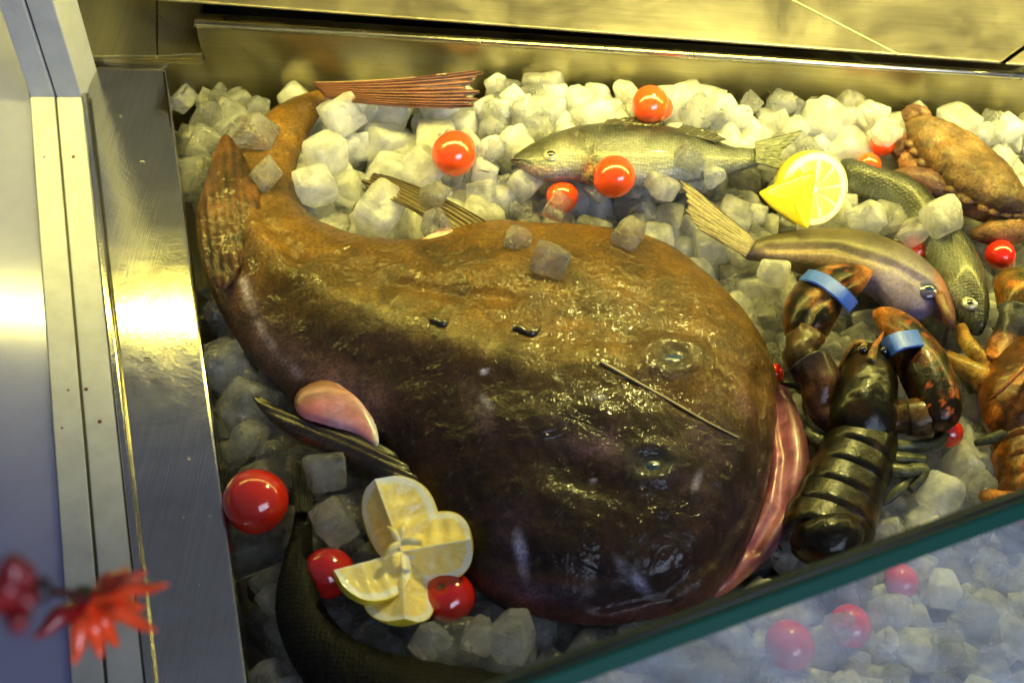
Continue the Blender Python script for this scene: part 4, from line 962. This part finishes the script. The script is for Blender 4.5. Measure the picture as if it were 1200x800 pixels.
# ------------------------------------------------------------------ ice
S0 = .0165
def ice_mesh(seed, kind):
    r = random.Random(seed); bm = bmesh.new()
    if kind == 0:      # worn cube
        bmesh.ops.create_cube(bm, size=2.0); bmesh.ops.subdivide_edges(bm, edges=list(bm.edges), cuts=4, use_grid_fill=True)
        e = r.uniform(6, 11); s = [r.uniform(.82, 1.08) for _ in range(3)]; sh = r.uniform(-.15, .15)
        for v in bm.verts:
            x, y, z = v.co; q = (abs(x)**e+abs(y)**e+abs(z)**e)**(1/e); v.co = Vector((x, y, z))/q
            if v.co.z > 0: v.co.z -= .12*math.exp(-(v.co.x**2+v.co.y**2)/.3)*r.choice((1, 1))
            v.co = Vector((v.co.x*s[0]+sh*v.co.z, v.co.y*s[1], v.co.z*s[2]))
            v.co *= 1+.09*mn.noise(v.co*1.3+Vector((seed, 0, 0)))+.03*mn.noise(v.co*4+Vector((seed, 3, 0)))
        for p in range(2): # a broken corner
            nn = Vector((r.uniform(-1, 1), r.uniform(-1, 1), r.uniform(-1, 1))).normalized(); cut = r.uniform(.9, 1.15)
            for v in bm.verts:
                d_ = v.co.dot(nn)-cut
                if d_ > 0: v.co -= nn*d_*.9
    else:              # chipped shard
        pts = []
        for i in range(26):
            v = Vector((r.uniform(-1, 1), r.uniform(-1, 1), r.uniform(-1, 1))); m_ = max(abs(v.x), abs(v.y), abs(v.z)); v = v/m_*r.uniform(.8, 1.0)
            pts.append(Vector((v.x, v.y*r.uniform(.85, 1), v.z*.85)))
        for p in pts: bm.verts.new(p)
        ret = bmesh.ops.convex_hull(bm, input=bm.verts)
        for v in [v for v in bm.verts if not v.link_faces]: bm.verts.remove(v)
        bmesh.ops.bevel(bm, geom=list(bm.edges), offset=.07, segments=2, profile=.5, affect='EDGES')
        bmesh.ops.triangulate(bm, faces=bm.faces); bmesh.ops.subdivide_edges(bm, edges=[e_ for e_ in bm.edges if e_.calc_length() > .45], cuts=1)
        for v in bm.verts: v.co *= 1+.05*mn.noise(v.co*2+Vector((seed, 0, 0)))
    bmesh.ops.recalc_face_normals(bm, faces=bm.faces)
    for v in bm.verts: v.co *= S0
    me = D.meshes.new('ice_cube'); bm.normal_update(); bm.to_mesh(me); bm.free()
    for p in me.polygons: p.use_smooth = (kind == 0)
    me.materials.append(ICE); return me
IM = [ice_mesh(i, 0) for i in range(9)]+[ice_mesh(i+50, 1) for i in range(7)]
IMC = []
for m_ in IM:
    c_ = m_.copy(); c_.materials.clear(); c_.materials.append(ICE_CLEAR); IMC.append(c_)
MDAT = []
for m_ in IM:
    v_ = np.zeros(len(m_.vertices)*3); m_.vertices.foreach_get('co', v_); MDAT.append((v_.reshape(-1, 3), [tuple(p.vertices) for p in m_.polygons]))
FOOT = [mo, car]+segs
FOOTW = [np.array(smooth_closed(f, 3)) for f in FOOT]
def covered(p, r):
    """distance the bed cube must keep from solid bodies above it"""
    for b in SOLIDS:
        h = b.find_nearest(Vector(p), r)
        if h[0] is not None: return True
    return False
def above(p):
    for b in SOLIDS:
        h = b.ray_cast(Vector(p)+Vector((0, 0, -.001)), Vector((0, 0, 1)), .2)
        if h[0] is not None: return True
    return False
rnd = random.Random(11)
cubes = []
sp = .0275
LE0, LE1 = np.array(V2(193, 60, 0)), np.array(V2(303, 880, 0)); led = (LE1-LE0)/np.linalg.norm(LE1-LE0); len_ = np.array([-led[1], led[0]])
xs = np.arange(-.40, .75, sp); ys = np.arange(-.46, .45, sp*.9)
for iy, y in enumerate(ys):
    for x in xs:
        X = x+(sp/2 if iy % 2 else 0)+rnd.uniform(-.3, .3)*sp; Y = y+rnd.uniform(-.3, .3)*sp
        s = (np.array([X, Y])-LE0)@len_
        if s < .010: continue
        if (np.array([X, Y, 0])-r1)@nb > -.018: continue
        uv = proj(np.array([X, Y, 0.0]))
        if not (-60 < uv[0] < 1290 and -60 < uv[1] < 905): continue
        half = rnd.uniform(.0135, .0195)*(1.0 if uv[1] > 300 and uv[0] < 900 or uv[0] < 560 else .80)
        z = zice(X, Y)+rnd.uniform(-.008, .010)-.004
        cubes.append([X, Y, z, half, uv])
def ice_rot(): return Matrix.Rotation(rnd.uniform(0, 6.28), 3, 'Z') @ Matrix.Rotation(rnd.gauss(0, .45), 3, 'X') @ Matrix.Rotation(rnd.gauss(0, .45), 3, 'Y')
MARKS = [((225, 130), 'the top of the folded fin on the monkfish tail'), ((215, 215), 'the steel ledge beside the folded tail fin'), ((225, 330), 'the steel ledge beside the bend of the monkfish tail'),
         ((262, 430), 'the ledge above the belly fin of the monkfish'), ((285, 520), 'the ledge just above the big left tomato'), ((275, 660), 'the ledge just below the big left tomato'), ((300, 760), 'the outer side of the dark fish at the bottom'),
         ((355, 555), 'the gap between belly fin and big left tomato'), ((400, 610), 'the upper left side of the lemon flower'), ((430, 735), 'the gap between lemon flower and dark bottom fish'), ((500, 760), 'the dark red tomato with the stem scar'),
         ((590, 750), 'the monkfish chin at the bottom'), ((700, 770), 'the lowest edge of the monkfish head'), ((850, 715), 'the lower tip of the monkfish mouth'),
         ((375, 150), 'the inner side of the monkfish tail tip'), ((375, 225), 'the inner bend of the monkfish tail'), ((460, 135), 'the underside of the red tail fin'), ((440, 185), 'the tip of the brown side fin'), ((440, 260), 'the lower side of the brown side fin'),
         ((532, 215), 'the lower side of the bright tomato under the tail fin'), ((500, 165), 'the left side of the bright tomato under the tail fin'), ((585, 150), 'the snout of the rear sea bass'), ((600, 105), 'the ragged end of the red tail fin'),
         ((680, 110), 'the back wall left of the paired tomatoes'), ((830, 120), 'the back wall above the tail of the rear sea bass'), ((930, 120), 'the back wall above the lemon slice'), ((1010, 120), 'the back wall left of the crab'), ((1140, 125), 'the upper rim of the crab shell'),
         ((600, 225), 'the throat of the rear sea bass'), ((690, 245), 'the tomato at the gills of the rear sea bass'), ((760, 235), 'the belly of the rear sea bass'), ((860, 215), 'the tail fin of the rear sea bass'),
         ((790, 260), 'the lower side of the pale hake tail fin'), ((860, 245), 'the gap between hake tail fin and lemon wedge'), ((830, 310), 'the upper right rim of the monkfish head'), ((890, 370), 'the left claw of the dark lobster'),
         ((985, 245), 'the lower side of the lemon slice'), ((1060, 245), 'the back of the half buried sea bass'), ((1110, 260), 'the underside of the crab'), ((950, 335), 'the belly of the hake'), ((1170, 330), 'the tomato beside the orange lobster claw'),
         ((1000, 390), 'the gap between the two blue banded claws'), ((1080, 355), 'the head of the hake'), ((1130, 460), 'the gap between the two lobsters'), ((1080, 570), 'the right legs of the dark lobster'), ((1150, 600), 'the tail of the orange brown lobster'),
         ((930, 470), 'the mouth corner of the monkfish'), ((920, 690), 'the tail end of the dark lobster'), ((900, 770), 'the left tomato behind the front glass'), ((1000, 740), 'the middle tomato behind the front glass'), ((1120, 690), 'the right part of the ice behind the front glass')]
def zone(u, v):
    m_ = min(MARKS, key=lambda q: (q[0][0]-u)**2+(q[0][1]-v)**2)[1]
    return 'ice cube next to '+m_, 'ice cubes next to '+m_
bedV, bedF, nbv, wetV, wetF, nwv = [], [], 0, [], [], 0
def is_clear(uv):
    if rnd.random() < .26: return True
    q = uv[1]+rnd.uniform(-45, 45)
    return (q > 470 and uv[0] < 880) or (uv[0]+rnd.uniform(-15, 15) < 345 and uv[1] > 60)
def to_bed(k_, M3, loc, half):
    global nbv, nwv
    v, f = MDAT[k_]; w = (v*half/S0)@np.array(M3).T+np.array(loc); uv = proj(np.array(loc))
    if is_clear(uv): wetV.append(w); wetF.extend([tuple(i+nwv for i in q) for q in f]); nwv += len(v)
    else: bedV.append(w); bedF.extend([tuple(i+nbv for i in q) for q in f]); nbv += len(v)
vis = []
for c in cubes:
    if covered(c[:3], c[3]*.8) or above(c[:3]):
        if above(c[:3]) and not covered((c[0], c[1], c[2]-.012), c[3]*.9): to_bed(rnd.randrange(16), ice_rot(), (c[0], c[1], c[2]-.014), c[3])
        continue
    vis.append(c)
def insight(c): return -15 < c[4][0] < 1215 and 40 < c[4][1] < 815
vis.sort(key=lambda c: (not insight(c), -c[3]*F/np.linalg.norm(np.array(c[:3])-CAM)))
NI = 0
def add_ice(loc, half, M3, label, group, k_=None, clear=False):
    o = D.objects.new('ice_cube', (IMC if clear else IM)[rnd.randrange(16) if k_ is None else k_]); COL.objects.link(o)
    o.matrix_world = Matrix.Translation(Vector(loc)) @ (M3 if not hasattr(M3, 'to_4x4') else M3.to_4x4()) @ Matrix.Scale(half/S0, 4)
    tag(o, label, 'ice cube', group); return o
LIM = 262
for i, c in enumerate(vis):
    M3 = ice_rot()
    if i < LIM and insight(c):
        l_, g_ = zone(*c[4]); add_ice(c[:3], c[3], M3, l_, g_, clear=is_clear(c[4])); NI += 1
    else: to_bed(rnd.randrange(16), M3, c[:3], c[3])
# hand placed cubes lying on top of things
SPEC = [(296, 152, 27, 'clear ice cube at the bend of the monkfish tail, leaning over its folded fin', 1), (310, 200, 19, 'small ice cube lying on the monkfish tail below a larger one', 1),
        (645, 298, 24, 'ice cube lying alone on the middle of the monkfish back', 1), (606, 275, 18, 'thin ice piece on the monkfish back, left of a thicker cube', 1),
        (735, 272, 22, 'ice piece melting at the upper rim of the monkfish back', 1), (505, 222, 22, 'clear ice cube lying on the brown side fin of the monkfish', 1), (508, 255, 21, 'clear ice cube below another on the brown side fin', 1),
        (445, 245, 33, 'largest ice cube in the curl of the monkfish tail', 0), (370, 218, 24, 'square ice cube against the inner bend of the monkfish tail', 0),
        (400, 135, 24, 'ice cube resting below the red tail fin', 0), (382, 180, 24, 'ice cube leaning on the inner side of the tail', 0), (640, 95, 26, 'tall ice cube against the back wall right of the tail fin', 0),
        (808, 178, 17, 'small ice cube lying on the tail end of the rear sea bass', 1), (616, 214, 18, 'rounded ice cube under the chin of the rear sea bass', 0), (652, 238, 17, 'ice piece over the sunken tomato', 1),
        (380, 553, 26, 'upright clear ice cube below the dark belly fin', 1), (392, 612, 27, 'clear ice cube between belly fin and lemon flower', 1),
        (500, 748, 26, 'ice cube under the dark red tomato with the stem scar', 1), (600, 745, 27, 'squarish ice cube below the monkfish chin', 1), (564, 742, 26, 'ice cube with bright corner below the monkfish chin', 1),
        (958, 142, 26, 'ice cube stacked over the hidden tomato at the back wall', 0), (1040, 150, 20, 'upright ice piece touching the crab shell', 0), (995, 118, 22, 'pinkish ice block high on the back pile', 0),
        (1105, 248, 22, 'ice cube pressed between crab underside and sea bass', 0), (1040, 245, 26, 'ice cube covering the middle of the half buried sea bass', 0), (1070, 262, 24, 'ice cube on the back of the half buried sea bass', 0), (1015, 255, 24, 'ice cube right of the lemon slice', 0),
        (980, 720, 20, 'ice piece over the tomato under the front glass', 1),         (742, 216, 17, 'ice piece against the belly of the rear sea bass, right of a tomato', 0), (775, 212, 18, 'ice piece under the middle of the rear sea bass', 0), (808, 208, 17, 'ice piece under the rear half of the sea bass', 0),
        (838, 200, 16, 'ice piece beside the tail root of the rear sea bass', 0), (700, 222, 15, 'ice chip between the gills of the rear sea bass and the tomato', 0), (905, 320, 22, 'ice cube beside the hake tail', 0)]
for x, y, rp, lab, clr in SPEC:
    h = pick(x, y+6); 
    if h is None: p = np.array(at(x, y, .022)); n_ = None
    else: p = h[0]
    if p[2] < .012 or h is None: p = np.array(at(x, y, .028))
    d_ = np.linalg.norm(p-CAM); half = rp/F*d_*.86
    q = p+(CAM-p)/d_*half*.55
    add_ice(q, half, ice_rot(), lab, None, None, bool(clr)); NI += 1
# small crushed pieces filling the gaps, thickest toward the lamp and the back wall
for y in np.arange(-.44, .44, .0145):
    for x in np.arange(-.40, .75, .0145):
        X = x+rnd.uniform(-.008, .008); Y = y+rnd.uniform(-.008, .008)
        s = (np.array([X, Y])-LE0)@len_
        if s < .006 or (np.array([X, Y, 0])-r1)@nb > -.010: continue
        uv = proj(np.array([X, Y, 0.0]))
        if not (-40 < uv[0] < 1270 and 60 < uv[1] < 870): continue
        if uv[0] < 560 or uv[1] > 440:
            if rnd.random() < .6: continue
        half = rnd.uniform(.0075, .0125); z = zice(X, Y)-.004+rnd.uniform(-.008, .008)
        if covered((X, Y, z), half*.8) or above((X, Y, z)): continue
        if NI < 290 and half > .0098 and insight((0, 0, 0, 0, uv)):
            l_, g_ = zone(*uv); add_ice((X, Y, z), half, ice_rot(), l_, g_, clear=is_clear(uv)); NI += 1
        else: to_bed(rnd.randrange(16), ice_rot(), (X, Y, z), half)
# packed lower layers
for lay, dz in ((0, -.022), (1, -.046)):
    for y in np.arange(-.44, .44, .031):
        for x in np.arange(-.40, .75, .031):
            X = x+rnd.uniform(-.01, .01); Y = y+rnd.uniform(-.01, .01)
            s = (np.array([X, Y])-LE0)@len_
            if s < .012 or (np.array([X, Y, 0])-r1)@nb > -.017: continue
            uv = proj(np.array([X, Y, 0.0]))
            if not (-40 < uv[0] < 1270 and -40 < uv[1] < 870): continue
            if lay and rnd.random() < .35: continue
            to_bed(rnd.randrange(16), ice_rot(), (X, Y, zice(X, Y)+dz+rnd.uniform(-.004, .004)), rnd.uniform(.014, .019))
bed = mesh_obj('ice_bed', np.vstack(bedV), bedF, ICE_LOW, None, True)
tag(bed, 'packed white ice under and between the small fish', 'ice', kind='stuff')
wet = mesh_obj('wet_ice', np.vstack(wetV), wetF, ICE_WET, None, True)
tag(wet, 'clear wet ice packed along the ledge and below the monkfish', 'ice', kind='stuff')
# water drops on the ledge
DR = D.materials.new('water'); _n, _l, _b = nodes(DR); setp(_b, Base_Color=(1, 1, 1, 1), Transmission_Weight=1, IOR=1.33, Roughness=.02)
for x, y, r in ((141, 137, .0022), (167, 191, .0028), (172, 421, .0026), (187, 443, .0014), (196, 314, .0016), (222, 537, .0018), (247, 604, .0018), (233, 685, .0014), (215, 606, .0013), (12, 439, .002)):
    p = np.array(at(x, y, LZ if x > 100 else FZ-.006)); tag(ball('water_drop', p, r, DR, None, (1, .8, .45), 14), 'tiny water drop on the bare steel left of the ice', 'drop', 'water drops on the steel')
print('ICE', NI, 'DOME', proj(np.array([0, 0, 0])), 'bed tris', len(bedF))
